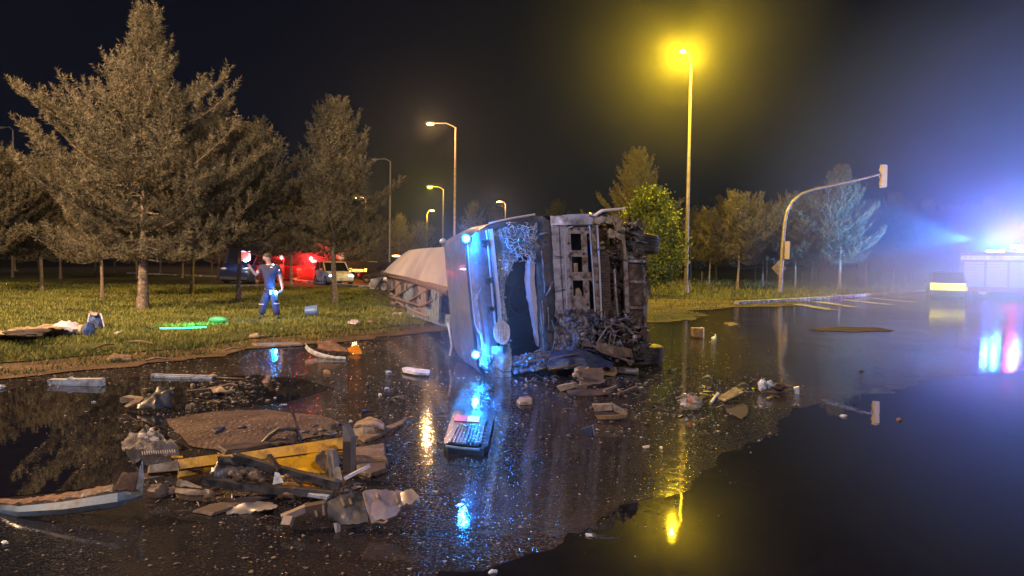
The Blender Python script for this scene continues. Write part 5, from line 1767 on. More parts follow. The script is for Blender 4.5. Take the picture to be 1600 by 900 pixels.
# ---------------------------------------------------------------- wreckage on the wet road, left
# white channel lying in the left puddle
t, Q, b = item('white_channel', 'short bright white plastic channel floating in the left puddle', 'debris', 115, 603, 0)
m2 = MB(); m2.prism([Q(73, 595), Q(78, 601, -.0), Q(156, 601), (Q(159, 599)), Q(157, 592), Q(110, 592.5), Q(106, 590), Q(104, 593), Q(75, 593)], V(0, .10, 0)); m2.build('channel_side', M['whitegrey'], t)
m2 = MB(); m2.prism([Q(75, 601.5), Q(157, 601.5), Q(157, 603), Q(75, 603.5)], V(0, .12, 0)); m2.build('channel_base', M['whitegrey'], t)
t, Q, b = item('white_rail', 'long thin white split rail lying at the verge edge', 'debris', 285, 591, 0)
MB().beam(Q(237, 586, .03), Q(331, 588.5), .05, .035).build('upper_strip', M['whitegrey'], t)
MB().beam(Q(242, 588.5, -.05), Q(331, 591.5, -.06), .04, .03).build('lower_strip', M['whitegrey'], t)
MB().blob(Q(333, 587.5), (.05, .05, .03), .4, 3, 2).build('torn_end', M['cream'], t, True)
MB().tube([P(338, 590, .02), P(362, 591, .02), P(380, 592, .02)], .012, 6).build('wire', M['tan'], t)
# black lump with pale end
t, Q, b = item('black_bumper_corner', 'black shiny bumper corner with a pale torn tip in the left puddle', 'debris', 235, 638, 0)
MB().sheet([[Q(212, 641, -.2), Q(240, 638, -.25), Q(266, 632, -.1)], [Q(225, 628, -.1), Q(245, 618, -.1), Q(270, 612, 0)], [Q(245, 606, .1), Q(258, 601, .1), Q(267, 601, .1)]], 18, 14, .07, 5, .02, None, 3).build('shell', M['blackplastic'], t, True)
MB().prism([Q(187, 621, -.05), Q(191, 620, -.05), Q(212, 623, -.05), Q(207, 627, -.05), Q(190, 630, -.05), Q(187, 628, -.05)], V(.02, .12, 0)).build('pale_tip', M['cream'], t)
MB().sheet([[Q(196, 637, -.1), Q(215, 625, -.1), Q(224, 622, -.05)], [Q(200, 639, -.16), Q(218, 631, -.18), Q(226, 626, -.1)]], 10, 5, .015, 5, .02).build('tan_edge', M['tan'], t, True)
# branchy debris right of it
t, Q, b = item('splintered_bracket', 'pale splintered bracket pile left of the blue reflection', 'debris', 345, 617, 0)
for k, (pts_, r__, mm) in enumerate([([(292, 611), (325, 608), (350, 610)], .014, 'darkmetal'), ([(325, 608), (345, 604), (360, 600), (371, 603)], .02, 'tan'), ([(330, 611), (350, 614), (366, 610)], .022, 'cream'), ([(358, 612), (366, 604), (362, 598)], .018, 'darkmetal'), ([(296, 620), (330, 619)], .01, 'galv')]):
    MB().tube([Q(x, y, .02 * k) for x, y in pts_], r__, 6).build('splinter', M[mm], t, True)
MB().sheet([[Q(328, 607), Q(345, 606)], [Q(334, 615, -.1), Q(358, 614, -.1)]], 8, 6, .03, 9, .015).build('torn_plate', M['cream'], t, True)
for k, (x, y, w_, lb) in enumerate([(301, 603, .035, 'small pale clip standing in the left puddle'), (294, 638, .05, 'pale chip on the wet road left of the silt'), (300, 634, .035, 'tiny pale chip just above the bigger one left of the silt')]):
    c = P(x, y, .005); o = MB().box(c + V(0, 0, w_ * .4), (w_ * 1.6, w_, w_ * .8), Matrix.Rotation(x, 3, 'Z'), .8).build('plastic_chip', M['cream']); tag(o, lb, 'debris')
# grey mesh lump with pale stones
t, Q, b = item('crushed_radiator', 'crushed grey radiator mesh with pale stones on top', 'debris', 235, 720, 0)
MB().sheet([[Q(206, 721, -.1), Q(240, 727, -.16), Q(283, 716, -.1)], [Q(193, 703, -.08), Q(235, 708, -.18), Q(281, 708, -.1)], [Q(190, 692, 0), Q(225, 690, -.06), Q(268, 686, 0)], [Q(205, 677, .1), Q(225, 676, .06), Q(248, 676, .1)], [Q(215, 700, .3), Q(235, 700, .3), Q(262, 700, .3)]], 30, 28, .065, 9, .012, None, 3).build('mesh_body', M['greymesh'], t, True)
m2 = MB()
for k in range(15):
    x = 222 + k * 3.6
    m2.beam(Q(x, 705 - k * .2, -.215), Q(x + 1, 711 - k * .3, -.225), .006, .006)
m2.build('fin', M['stone'], t)
for k, (x, y, r_) in enumerate([(222, 681, .035), (228, 685, .032), (235, 678, .03), (241, 687, .04), (237, 672, .022)]):
    MB().blob(Q(x, y, -.03), (r_, r_ * .7, r_ * .7), .3, 3, k, 10, 8).build('pale_stone', M['stone'], t, True)
MB().tube([Q(228, 664, .02), Q(232, 670), Q(236, 677)], [.01, .016, .02], 6).build('stub', M['greymesh'], t, True)
MB().box(Q(277, 714, -.16), (.09, .01, .015)).build('gold_strip', M['yellow'], t)

# long blue-grey bumper in the foreground
t, Q, b = item('bumper_panel', 'long blue-grey bumper skin with a rusty back and upswept tip, lower left corner', 'bumper', 90, 806, 0)
rows = [[Q(-40, 787, .1), Q(0, 789, .06), Q(17, 789, .02), Q(30, 791, -.02), Q(100, 784, -.06), Q(185, 770, -.06), Q(196, 768, -.02), Q(205, 769, .03), (Q(222, 766, .1))],
        [Q(-40, 795, .08), Q(0, 797, .05), Q(17, 798, .0), Q(30, 800, -.05), Q(100, 796, -.10), Q(185, 784, -.10), Q(196, 781, -.05), Q(205, 779, 0), Q(222, 774, .08)],
        [Q(-40, 801, .08), Q(0, 803, .06), Q(17, 806, .02), Q(30, 808, -.02), Q(100, 805, -.06), Q(185, 793, -.06), Q(196, 789, -.03), Q(205, 785, .02), Q(222, 779, .1)]]
MB().sheet(rows, 48, 8, .003, 4, .012, None, 3).build('painted_skin', M['bluegrey'], t, True)
rows = [[Q(-40, 784, .16), Q(30, 784, .14), Q(60, 781, .12), Q(90, 775, .1), Q(130, 770, .1), Q(176, 762, .1)],
        [Q(-40, 787, .10), Q(30, 790, .0), Q(60, 788, -.02), Q(90, 785, -.04), Q(130, 779, -.05), Q(180, 771, -.05)]]
MB().sheet(rows, 40, 6, .018, 14, .02, None, 5, True).build('foam_back', M['rustfoam'], t, True)
MB().sheet([[Q(100, 776, .0), Q(130, 771, .0), Q(177, 761, .0)], [Q(100, 783, -.04), Q(130, 778, -.05), Q(177, 769, -.05)]], 24, 4, .012, 16, .01, None, 8, True).build('pale_foam', M['greymesh'], t, True)
rows = [[Q(194, 738, .05), Q(204, 741, .05), Q(214, 738, .06), Q(221, 726, .08)],
        [Q(186, 750, .0), Q(200, 752, .01), Q(214, 752, .04), Q(221, 745, .08)],
        [Q(177, 766, -.04), Q(196, 768, -.03), Q(212, 766, .03), Q(222, 764, .1)]]
MB().sheet(rows, 16, 14, .012, 12, .012, None, 6).build('torn_end', M['rustfoam'], t, True)
MB().sheet([[Q(219, 733, .07), Q(223, 720, .09)], [Q(216, 752, .03), Q(225, 748, .10)], [Q(214, 764, .02), Q(223, 770, .10)]], 4, 14, .003, 8, .008).build('upswept_tip', M['whitegrey'], t, True)

# yellow beam, in two lengths
t, Q, b = item('yellow_beam', 'long battered yellow steel beam lying across the foreground wreckage', 'beam', 380, 752, 0)
def YB(name, a, b, a2, b2, da, db, m, th=.10):
    MB().sheet([[Q(*a, da), Q((a[0] + b[0]) / 2, (a[1] + b[1]) / 2, (da + db) / 2), Q(*b, db)], [Q(*a2, da - .02), Q((a2[0] + b2[0]) / 2, (a2[1] + b2[1]) / 2, (da + db) / 2 - .02), Q(*b2, db - .02)]], 20, 4, .006, 6, th, None, a[0]).build(name, m, t, True)


YB('beam_face', (276, 721), (347, 711), (278, 736), (344, 727), .0, .18, M['yellow'])
YB('beam_face', (345, 712), (537, 683), (343, 726), (536, 701), .18, .62, M['yellow'])
YB('beam_flange', (277, 737), (343, 728), (278, 748), (322, 741), -.02, .14, M['yellow'], .05)
YB('beam_flange', (345, 727), (536, 702), (350, 735), (536, 710), .14, .60, M['yellow'], .05)
YB('beam_end_block', (232, 729), (275, 721), (230, 741), (276, 737), -.12, -.02, M['cream'], .14)
YB('pale_lower_lip', (224, 742), (277, 735), (226, 751), (278, 742), -.16, -.05, M['cream'], .03)
MB().sheet([[Q(274, 719, -.04), Q(279, 718, -.04)], [Q(276, 738, -.05), Q(279, 737, -.05)]], 3, 6, .004, 9, .02).build('joint_strap', M['whitegrey'], t)
MB().box(Q(240, 733, -.15), (.03, .01, .055)).build('reflector', M['whitegrey'], t)
MB().box(Q(306, 733, -.02), (.12, .015, .014), Matrix.Rotation(R(-2), 3, 'Y')).build('slot', M['darkmetal'], t)
MB().box(Q(262, 740, -.16), (.05, .012, .008)).build('slot', M['darkmetal'], t)
rows = [[Q(430, 722, .25), Q(520, 706, .5)], [Q(440, 748, .10), Q(522, 742, .3)]]
MB().sheet(rows, 14, 8, .015, 7, .02, None, 7).build('fallen_web', M['yellow'], t, True)

# upright grey bracket at the beam's right end
t, Q, b = item('upright_bracket', 'upright grey steel bracket at the right end of the yellow beam', 'bracket', 542, 750, 0)
MB().prism([Q(535, 664), Q(541, 668), Q(548, 684), Q(548, 728), Q(545, 745), Q(538, 745), Q(536, 720)], V(.03, .05, 0)).build('web', M['galv'], t)
MB().prism([Q(511, 702, .12), Q(519, 704, .1), Q(524, 712, .1), Q(524, 750, .0), Q(514, 744, .0), Q(512, 720, .1)], V(.02, .04, 0)).build('side_plate', M['galvdark'], t)
MB().sheet([[Q(495, 709, .1), Q(508, 701, .14)], [Q(494, 724, .1), Q(511, 742, .1)]], 8, 8, .02, 8, .015).build('folded_plate', M['tan'], t, True)
MB().sheet([[Q(525, 730, -.05), Q(532, 731, -.05)], [Q(521, 752, -.1), Q(536, 752, -.08)]], 4, 6, .006, 8, .02).build('pale_foot', M['cream'], t, True)
MB().beam(Q(538, 748, -.1), Q(578, 727, -.05), .03, .022).build('silver_strut', M['trim'], t)
m2 = MB()
for k in range(7):
    m2.beam(Q(537 + k * 1.6, 690, -.01), Q(537 + k * 1.6, 740, -.01), .004, .01)
m2.build('rib', M['darkmetal'], t)

slab('board', 'brown board lying right of the upright bracket', 'board', [(548, 708), (600, 700), (604, 716), (606, 728), (560, 726), (549, 722)], .01, .05, M['tan'])
slab('board', 'dark board stacked against the brown board by the silver strut', 'board', [(556, 728), (604, 718), (604, 738), (580, 746), (562, 742)], .005, .03, M['brownplate'])
t, Q, b = item('pale_box', 'pale battered box on a thin tan board, above the upright bracket', 'box', 576, 680, 0)
MB().sheet([[Q(552, 669, .0), Q(568, 668, -.03), Q(585, 667, -.02)], [Q(556, 682, -.03), Q(570, 683, -.06), Q(588, 681, -.04)]], 12, 6, .012, 9, .02, None, 2).build('front', M['cream'], t, True)
MB().sheet([[Q(560, 661, .2), Q(578, 655, .25), Q(592, 657, .2), Q(600, 664, .15)], [Q(552, 668, .0), Q(568, 667, -.03), Q(585, 666, -.02), Q(600, 672, .0)]], 14, 6, .014, 9, .02, None, 5).build('lid', M['cream'], t, True)
MB().sheet([[Q(586, 667, -.02), Q(600, 664, .15)], [Q(588, 681, -.04), Q(602, 673, .1)]], 6, 5, .012, 9, .02, None, 4).build('side', M['tan'], t, True)
slab('board', 'long tan board slanting towards the orange reflection', 'board', [(560, 686), (600, 671), (640, 654), (632, 665), (600, 680), (570, 692)], .005, .025, M['tan'])

# black wires and hose behind the beam
t, Q, b = item('torn_hose', 'black torn hose arching over the brown silt behind the yellow beam', 'hose', 430, 697, 0)
MB().tube([Q(396, 702, -.05), Q(408, 694), Q(422, 680), (Q(436, 670)), Q(450, 669), Q(463, 672), Q(470, 684), Q(468, 692, -.05)], [.014, .02, .022, .02, .02, .018, .014, .01], 8).build('hose', M['blackplastic'], t, True)
MB().tube([Q(464, 688, .02), Q(466, 672, .02), Q(460, 652, .0), Q(457, 644, 0)], [.012, .014, .010, .012], 7).build('upright_stub', M['rust'], t, True)
MB().sheet([[Q(398, 698), Q(430, 684), Q(462, 680)], [Q(400, 704, -.05), Q(432, 697, -.05), Q(465, 690, -.05)]], 18, 6, .03, 8, .015, None, 3, True).build('torn_flap', M['darkmetal'], t, True)
slab('dark_flap', 'small dark triangular flap lying on the brown silt', 'debris', [(332, 673), (340, 669), (352, 669), (343, 675), (334, 678)], .012, .02, M['blackplastic'])
slab('dark_board', 'long dark strip at the front edge of the silt behind the beam', 'board', [(338, 700), (400, 690), (450, 692), (400, 703), (350, 710)], .01, .03, M['darkmetal'])

# black bars crossing in front
t, Q, b = item('twisted_bars', 'black bent frame bars lying across the front of the yellow beam', 'frame', 440, 776, 0)
MB().beam(Q(318, 750, -.1), Q(380, 760, -.1), .07, .05).beam(Q(380, 760, -.1), Q(520, 772, -.05), .07, .05).build('long_bar', M['blackplastic'], t)
MB().beam(Q(368, 714, .05), Q(445, 736, .05), .06, .05).beam(Q(445, 736, .05), Q(532, 758, .0), .06, .05).build('upper_bar', M['blackplastic'], t)
MB().sheet([[Q(330, 745, .0), Q(345, 716, .1), Q(372, 712, .1)], [Q(340, 752, -.05), Q(360, 745, 0), Q(420, 752, 0)]], 14, 8, .05, 7, .02, None, 4, True).build('crumpled_skirt', M['blackplastic'], t, True)
MB().beam(Q(420, 712, .1), Q(437, 735, -.0), .03, .03).build('cross_bar', M['darkmetal'], t)
MB().sheet([[Q(430, 738, -.1), Q(437, 740, -.1)], [Q(427, 758, -.14), Q(444, 755, -.14)]], 5, 6, .008, 8, .02).build('pale_blue_tab', M['whitegrey'], t, True)
MB().beam(Q(483, 772, -.1), Q(513, 777, -.12), .05, .02).build('silver_tab', M['whitegrey'], t)
for k, (x, y, r_) in enumerate([(372, 746, .03), (398, 743, .035), (381, 738, .02), (408, 750, .02), (362, 740, .02), (448, 744, .015)]):
    MB().blob(Q(x, y, -.08), (r_ * 1.3, r_, r_), .4, 3, k, 10, 8).build('rusty_nut', M['tan'], t, True)
t, Q, b = item('amber_reflector', 'broken amber indicator lenses lying under the black frame bars', 'reflector', 465, 768, 0)
MB().sheet([[Q(437, 762, -.12), Q(452, 757, -.08), Q(466, 760, -.06)], [Q(440, 769, -.16), Q(455, 769, -.16), Q(471, 767, -.14)]], 8, 4, .008, 9, .02).build('lens', M['orangelens'], t, True)
MB().sheet([[Q(473, 756, -.06), Q(485, 754, -.04)], [Q(475, 763, -.1), Q(485, 762, -.08)]], 5, 4, .006, 9, .02).build('lens', M['orangelens'], t, True)
MB().sheet([[Q(486, 755, -.05), Q(503, 753, -.02)], [Q(487, 763, -.1), Q(503, 760, -.08)]], 5, 4, .006, 9, .02).build('lens', M['orangelens'], t, True)
t, Q, b = item('rusty_hook', 'small rusty curled hook in front of the black frame bars', 'debris', 450, 785, 0)
MB().tube([Q(436, 776), Q(446, 773, -.02), Q(457, 776, -.03), Q(460, 783, -.04), Q(450, 786, -.06)], [.014, .018, .02, .016, .012], 8).build('hook', M['rust'], t, True)

# cream box section below the beam
t, Q, b = item('cream_box_section', 'cream coloured folded box section in front of the yellow beam', 'debris', 300, 780, 0)
MB().sheet([[Q(278, 750, .0), Q(290, 752, .0), (Q(315, 762, .0))], [Q(276, 760, -.03), Q(292, 762, -.03), Q(317, 765, -.03)]], 10, 4, .01, 8, .02).build('upper_lip', M['cream'], t, True)
MB().sheet([[Q(275, 765, .0), Q(305, 768, .0), Q(330, 768, .02)], [Q(274, 773, -.03), Q(300, 777, -.04), Q(318, 777, -.03)]], 12, 4, .008, 8, .03).build('box_face', M['cream'], t, True)
MB().sheet([[Q(275, 775, .0), Q(300, 779, .0), Q(316, 778, .0)], [Q(280, 779, -.05), Q(300, 782, -.05), Q(315, 781, -.05)]], 12, 4, .006, 8, .02).build('lower_lip', M['tan'], t, True)
MB().blob(Q(326, 773, -.02), (.04, .04, .03), .3, 3, 1).build('torn_end', M['cream'], t, True)
stone('brown rounded lump left of the cream box section', 248, 774, .08, 'brownplate', 0, name='torn_lump', cat='debris')
stone('pale rounded lump touching the cream box section', 267, 772, .055, 'tan', 0, name='torn_lump', cat='debris')
slab('long_strip', 'long brown flat strip in front of the cream box section', 'debris', [(300, 800), (340, 788), (400, 776), (440, 772), (380, 790), (330, 806)], .005, .015, M['brownplate'])

# grille fragment at the front
t, Q, b = item('grille_fragment', 'dark bumper fragment with gold ribs and a pale rounded end, nearest the camera', 'bumper', 560, 822, 0)
MB().sheet([[Q(505, 790, .0), Q(530, 778, .04), Q(568, 770, .06)], [Q(510, 810, -.04), Q(535, 800, -.03), Q(572, 795, -.02)], [Q(518, 816, -.08), Q(540, 822, -.08), Q(576, 818, -.08)]], 16, 12, .012, 6, .02, None, 3).build('dark_panel', M['blackplastic'], t, True)
MB().sheet([[Q(568, 770, .06), Q(600, 768, .06), (Q(630, 770, .05))], [Q(574, 795, -.02), Q(600, 795, -.04), Q(628, 790, -.02)], [Q(580, 816, -.08), Q(604, 815, -.08), Q(622, 806, -.06)]], 14, 12, .012, 6, .02, None, 5).build('grey_panel', mat('scuffed_grey', (.16, .13, .15), .45, 0, .25, 9, .003, 30), t, True)
MB().sheet([[Q(628, 770, .05), Q(645, 768, .04), Q(655, 776, .0)], [Q(624, 795, -.04), Q(640, 790, -.04), Q(655, 784, -.02)]], 10, 6, .02, 10, .02, None, 8).build('crumpled_tip', M['galv'], t, True)
for k, (x0, y0, x1, y1) in enumerate([(491, 794, 495, 807), (533, 778, 538, 791), (546, 779, 549, 788), (568, 770, 580, 815), (588, 771, 590, 779), (616, 770, 622, 786), (504, 785, 506, 805)]):
    MB().beam(Q(x0, y0, -.02 + .04 * (y0 < 775)), Q(x1, y1, -.05 - .03 * (y1 > 800)), .012, .014).build('rib', M['cream'], t)
MB().beam(Q(440, 810, -.08), Q(478, 794, -.02), .05, .04).beam(Q(447, 822, -.14), Q(452, 808, -.1), .06, .04).build('silver_bracket', M['galv'], t)
MB().beam(Q(478, 794, -.02), Q(510, 788, .0), .07, .04).build('link', M['darkmetal'], t)
MB().prism([Q(521, 817, -.09), Q(526, 818, -.09), Q(526, 833, -.12), Q(524, 833, -.12)], V(.02, .02, 0)).build('broken_tooth', M['galv'], t)
MB().tube([Q(580, 817, -.1), Q(588, 815, -.1), Q(600, 817, -.1), Q(606, 813, -.1)], .008, 6).build('bent_wire', M['cream'], t)
MB().beam(Q(592, 771, .05), Q(618, 770, .04), .014, .012).build('top_strip', M['cream'], t)

# curved mudguard and its neighbours
t, Q, b = item('mudguard', 'curved pale grey mudguard at the edge of the wet road', 'mudguard', 510, 560, 0)
rows = []
for (x, y, d_) in [(475, 537, .5), (480, 543, .35), (490, 549, .2), (505, 554, .05), (520, 557, -.05), (537, 558, -.08)]:
    rows.append([Q(x + 1, y - 1, d_), Q(x + 3, y + 2.2, d_ - .08), Q(x + 1, y + 6.5, d_ - .02)])
MB().sheet(rows, 5, 26, .004, 4, .015).build('curved_blade', M['whitegrey'], t, True)
MB().sheet([[Q(497, 535, .5), Q(520, 534, .5), Q(540, 545, .3)], [Q(497, 545, .3), Q(520, 551, .15), Q(545, 552, .1)]], 12, 8, .03, 3, .02, None, 3).build('brown_liner', M['rustfoam'], t, True)
t, Q, b = item('amber_lens', 'amber lamp lens lying at the right end of the mudguard', 'lens', 556, 553, 0)
MB().sheet([[Q(543, 546, .2), Q(555, 541, .2), Q(561, 542, .2)], [Q(545, 549, .05), Q(556, 549, .0), Q(565, 550, .0)], [Q(545, 551, .0), Q(557, 553, -.05), Q(565, 553, -.05)]], 8, 8, .02, 5, .02).build('lens', M['orangelens'], t, True)
MB().beam(Q(554, 557, -.2), Q(570, 552, -.1), .03, .02).build('torn_edge', M['tan'], t)
slab('grey_rail', 'long thin grey rail beside the mudguard in the blue reflection', 'debris', [(393, 538), (430, 537), (470, 537), (474, 540), (430, 541), (400, 541)], .015, .03, M['galv'])
slab('yellow_chip', 'small bright yellow piece on the road below the mudguard', 'debris', [(505, 581), (511, 580), (517, 583), (515, 585), (507, 584)], .005, .03, M['ochre'])
# white slab
t, Q, b = item('white_slab', 'white flat step panel lying on the road left of the cab', 'debris', 650, 584, 0)
MB().prism([P(628, 575, .06), P(636, 573, .06), P(672, 578, .06), P(670, 583, .06), P(650, 582, .06), P(630, 578, .06)], V(0, 0, -.035)).build('top', M['whitegrey'], t)
MB().beam(P(630, 580, .03), P(652, 584, .03), .02, .03).build('lip', M['galv'], t)
for k, (x, y, r_, m_n, lb) in enumerate([(607, 582, .035, 'whitegrey', 'white knobby chip left of the white step panel'), (604, 608, .03, 'whitegrey', 'small white chip on the dark wet road, upper of two'), (594, 618, .03, 'whitegrey', 'small forked white chip on the dark wet road, lower of two'), (531, 556, .03, 'cream', 'tiny cream chip by the mudguard'), (571, 643, .03, 'bluecloth', 'tiny violet blue chip on the wet road above the yellow beam'), (548, 660, .028, 'whitegrey', 'tiny white chip just above the pale battered box'), (8, 849, .018, 'whitegrey', 'tiny bright chip in the lower left corner'), (146, 629, .02, 'whitegrey', 'bright white speck in the left puddle'), (2, 607, .05, 'whitegrey', 'pale scrap at the left edge of the puddle'), (430, 622, .015, 'whitegrey', 'tiny chip by the blue reflection'), (1010, 700, .03, 'stone', 'pale lump on wet road right of the truck reflection'), (1033, 700, .02, 'stone', 'small pale lump next to the lamp reflection'), (921, 838, .02, 'whitegrey', 'tiny pale shard near the lower lamp reflection'), (770, 895, .02, 'whitegrey', 'clear shard at the bottom edge of the picture'), (1405, 657, .035, 'tan', 'thin tan sliver on the right puddle'), (1318, 651, .03, 'whitegrey', 'white sliver in the middle of the right puddle'), (1345, 580, .03, 'cream', 'cream sliver far out in the right puddle')]):
    c = P(x, y, .003)
    o = MB().blob(c + V(0, 0, r_ * .3), (r_ * 1.3, r_ * .7, r_ * .5), .6, 3, k * 3.3, 10, 7, Matrix.Rotation(k, 3, 'Z')).build('plastic_chip', M[m_n], None)
    tag(o, lb, 'debris')

# dark blue case
t, Q, b = item('tool_case', 'dark blue ribbed plastic case with a red and white label on the wet road', 'case', 730, 705, 0)
def G(x, y, z=0.0):
    return P(x, y, z)


MB().prism([G(693, 702, .0), G(700, 708, .0), G(755, 712, .0), G(762, 706, .0), G(772, 660, .0), G(766, 652, 0), G(712, 650, 0), G(708, 652, 0)], V(0, 0, .06)).build('case_body', M['toolbox'], t)
MB().prism([G(697, 694, .066), G(748, 698, .066), G(762, 655, .066), G(711, 652, .066)], V(0, 0, .012)).build('lid_panel', M['toolbox'], t)
for k in range(9):
    x0, x1 = 704 + k * 6, 717 + k * 5
    if k in (2, 3, 4): ma = M['toolrib']
    else: ma = M['toolrib'] if k in (7, 8) else M['toolbox']
    MB().beam(G(x0 - 2, 692, .085), G(x1 - 1, 663, .085), .022, .016).build('rib', ma, t)
MB().blob(G(727, 668, .085), (.04, .04, .02), 0, nu=14, nv=8).build('round_boss', M['toolrib'], t, True)
MB().prism([G(709, 658, .081), G(728, 659, .081), G(731, 650, .081), G(712, 648.5, .081)], V(0, 0, .006)).build('red_label', M['redlabel'], t)
MB().prism([G(729, 659, .081), G(748, 660, .081), G(750, 651.5, .081), G(732, 650, .081)], V(0, 0, .006)).build('white_label', M['palelabel'], t)
MB().tube([G(697, 697, .08), G(722, 701, .08), G(749, 703, .08)], .012, 8).build('handle_edge', M['toolrib'], t, True)
for k in range(7):
    a = G(757 - k * .1 + 0, 692 - k * 5.0, .08)
    MB().box(a, (.035, .018, .012)).build('side_tooth', M['toolrib'], t)

# in front of the cab
t, Q, b = item('brown_plate', 'brown square plate with torn fixings lying in front of the cab', 'plate', 925, 604, 0)
MB().sheet([[Q(905, 577, .1), Q(925, 576, .1), Q(942, 576, .1)], [Q(900, 588, .0), Q(922, 590, .0), Q(944, 590, .0)], [Q(912, 604, -.15), Q(930, 602, -.15), Q(945, 599, -.12)]], 12, 12, .02, 4, .02, None, 3).build('plate', M['brownplate'], t, True)
for k, (x, y) in enumerate([(903, 580), (907, 592), (910, 600), (900, 586)]):
    MB().blob(Q(x, y, -.05), (.05, .04, .04), .6, 3, k, 8, 6).build('fixing', M['cream'], t, True)
t, Q, b = item('yellow_box', 'small yellow box with two bolt holes beside the brown plate', 'box', 952, 588, 0)
MB().prism([Q(938, 574), Q(963, 574), Q(965, 583), Q(960, 588), Q(940, 585)], V(0, .15, 0)).build('box', M['ochre'], t)
for x in (949, 958):
    MB().lathe([(.012, 0), (.012, .008), (.001, .008)], Q(x, 580, -.004), (0, -1, 0), 8).build('bolt_hole', M['darkmetal'], t)
t, Q, b = item('grey_tube', 'pale ribbed tube lying right of the yellow box', 'tube', 982, 586, 0)
MB().tube([Q(965, 578, .05), Q(997, 581, .05)], .05, 10).build('tube', M['galv'], t, True)
MB().lathe([(.055, -.02), (.06, 0), (.055, .02)], Q(995, 581, .05), (1, 0, -.1), 14).build('collar', M['cream'], t, True)
t, Q, b = item('cream_duct', 'cream rectangular duct lying left of the brown plate', 'debris', 885, 612, 0)
MB().prism([Q(869, 604), Q(895, 599), Q(899, 605), Q(876, 612)], V(.05, .14, 0)).build('duct', M['cream'], t)
MB().prism([Q(903, 602, -.05), Q(917, 600, -.05), Q(917, 608, -.05), Q(904, 609, -.05)], V(0, .06, 0)).build('end_block', M['tan'], t)
t, Q, b = item('dark_tray', 'dark flat tray with a silver corner in front of the brown plate', 'tray', 925, 618, 0)
MB().sheet([[P(885, 612, .02), P(915, 610, .06), P(950, 607, .08)], [P(892, 618, .02), P(920, 620, .02), P(955, 616, .05)]], 14, 6, .012, 5, .015).build('tray', M['darkmetal'], t, True)
MB().beam(P(944, 611, .1), P(962, 604, .12), .03, .03).beam(P(962, 604, .12), P(962, 613, .03), .03, .03).build('silver_corner', M['galv'], t)
MB().beam(P(965, 616, .03), P(995, 604, .05), .03, .025).beam(P(966, 608, .05), P(978, 620, .02), .02, .02).build('loose_arm', M['tan'], t)
t, Q, b = item('cream_bracket', 'cream folded bracket with a dark base in front of the wreck', 'bracket', 955, 658, 0)
MB().prism([Q(926, 633), Q(955, 632), Q(957, 641), Q(930, 643)], V(0, .09, 0)).build('upper_block', M['cream'], t)
MB().prism([Q(955, 630), Q(962, 633), Q(981, 645), Q(978, 650), Q(960, 643)], V(0, .08, 0)).build('slanted_arm', M['cream'], t)
MB().prism([Q(931, 650, -.05), Q(975, 648, -.05), Q(981, 645, -.05), Q(979, 652, -.05), Q(965, 655, -.05), Q(934, 655, -.05)], V(0, .10, 0)).build('base', M['ochre'], t)
MB().prism([Q(928, 643, -.02), Q(960, 644, -.02), Q(962, 650, -.02), Q(932, 650, -.02)], V(0, .06, 0)).build('dark_core', M['darkmetal'], t)
t, Q, b = item('dark_shard', 'dark blue pointed shard below the cream bracket', 'shard', 918, 684, 0)
MB().prism([Q(906, 672), Q(928, 664), Q(929, 676), Q(925, 685)], V(.02, .06, 0)).build('shard', M['navytarp'], t)
MB().beam(Q(926, 664, -.01), Q(929, 680, -.01), .012, .012).build('pale_edge', M['galv'], t)
slab('cream_chip', 'cream chip on the road below the windscreen', 'debris', [(808, 629), (811, 624), (828, 623), (833, 627), (831, 632), (812, 633)], .005, .035, M['cream'])
stone('small tan lump against the crumpled pillar', 810, 578, .07, 'cream', 0, name='torn_lump', cat='debris')
slab('pale_strip', 'long pale strip lying in front of the torn bumper', 'debris', [(870, 582), (905, 575), (940, 572), (905, 580), (880, 586)], .02, .02, M['galv'])
# right group
t, Q, b = item('ribbed_grille', 'tan ribbed grille piece on the road right of the wreck', 'grille', 1140, 627, 0)
MB().prism([P(1121, 623, .02), P(1150, 606, .08), P(1162, 614, .05), P(1130, 627, .01)], V(0, 0, .02)).build('plate', M['brownplate'], t)
for k in range(5):
    MB().beam(P(1123 + k * 2.2, 623 + k * .8, .06), P(1150 + k * 2.6, 605.5 + k * 1.8, .12), .018, .02).build('rib', M['cream'], t)
MB().tube([P(1110, 630, .02), P(1118, 620, .04), P(1122, 615, .05)], .02, 6).build('stub', M['galvdark'], t)
t, Q, b = item('headlamp_unit', 'broken headlamp unit with a white end, farthest right of the road debris', 'headlamp', 1215, 614, 0)
MB().tube([Q(1176, 593, .1), Q(1200, 598, .1), Q(1230, 603, .1), Q(1247, 606, .05)], [.012, .02, .02, .015], 6).build('rail', M['tan'], t, True)
MB().tube([Q(1190, 612), Q(1215, 613), Q(1236, 610)], .022, 6).build('lower_rail', M['tan'], t, True)
MB().blob(Q(1191, 602, -.02), (.055, .05, .08), .5, 3, 3).build('white_fitting', M['whitegrey'], t, True)
MB().blob(Q(1203, 600, -.02), (.045, .04, .05), .5, 3, 6).build('white_fitting', M['whitegrey'], t, True)
MB().blob(Q(1218, 605, .0), (.10, .08, .045), .5, 3, 9).build('dark_body', M['darkmetal'], t, True)
MB().prism([Q(1242, 606, -.05), Q(1249, 604, -.05), Q(1249, 616, -.05), Q(1242, 618, -.05)], V(0, .05, 0)).build('white_end', M['whitegrey'], t)
t, Q, b = item('plastic_canister', 'crushed cloudy plastic canister on the golden glitter', 'canister', 1080, 640, 0)
MB().blob(Q(1080, 629), (.13, .10, .085), .4, 3, 4, 20, 14).build('canister_body', M['clearplastic'], t, True)
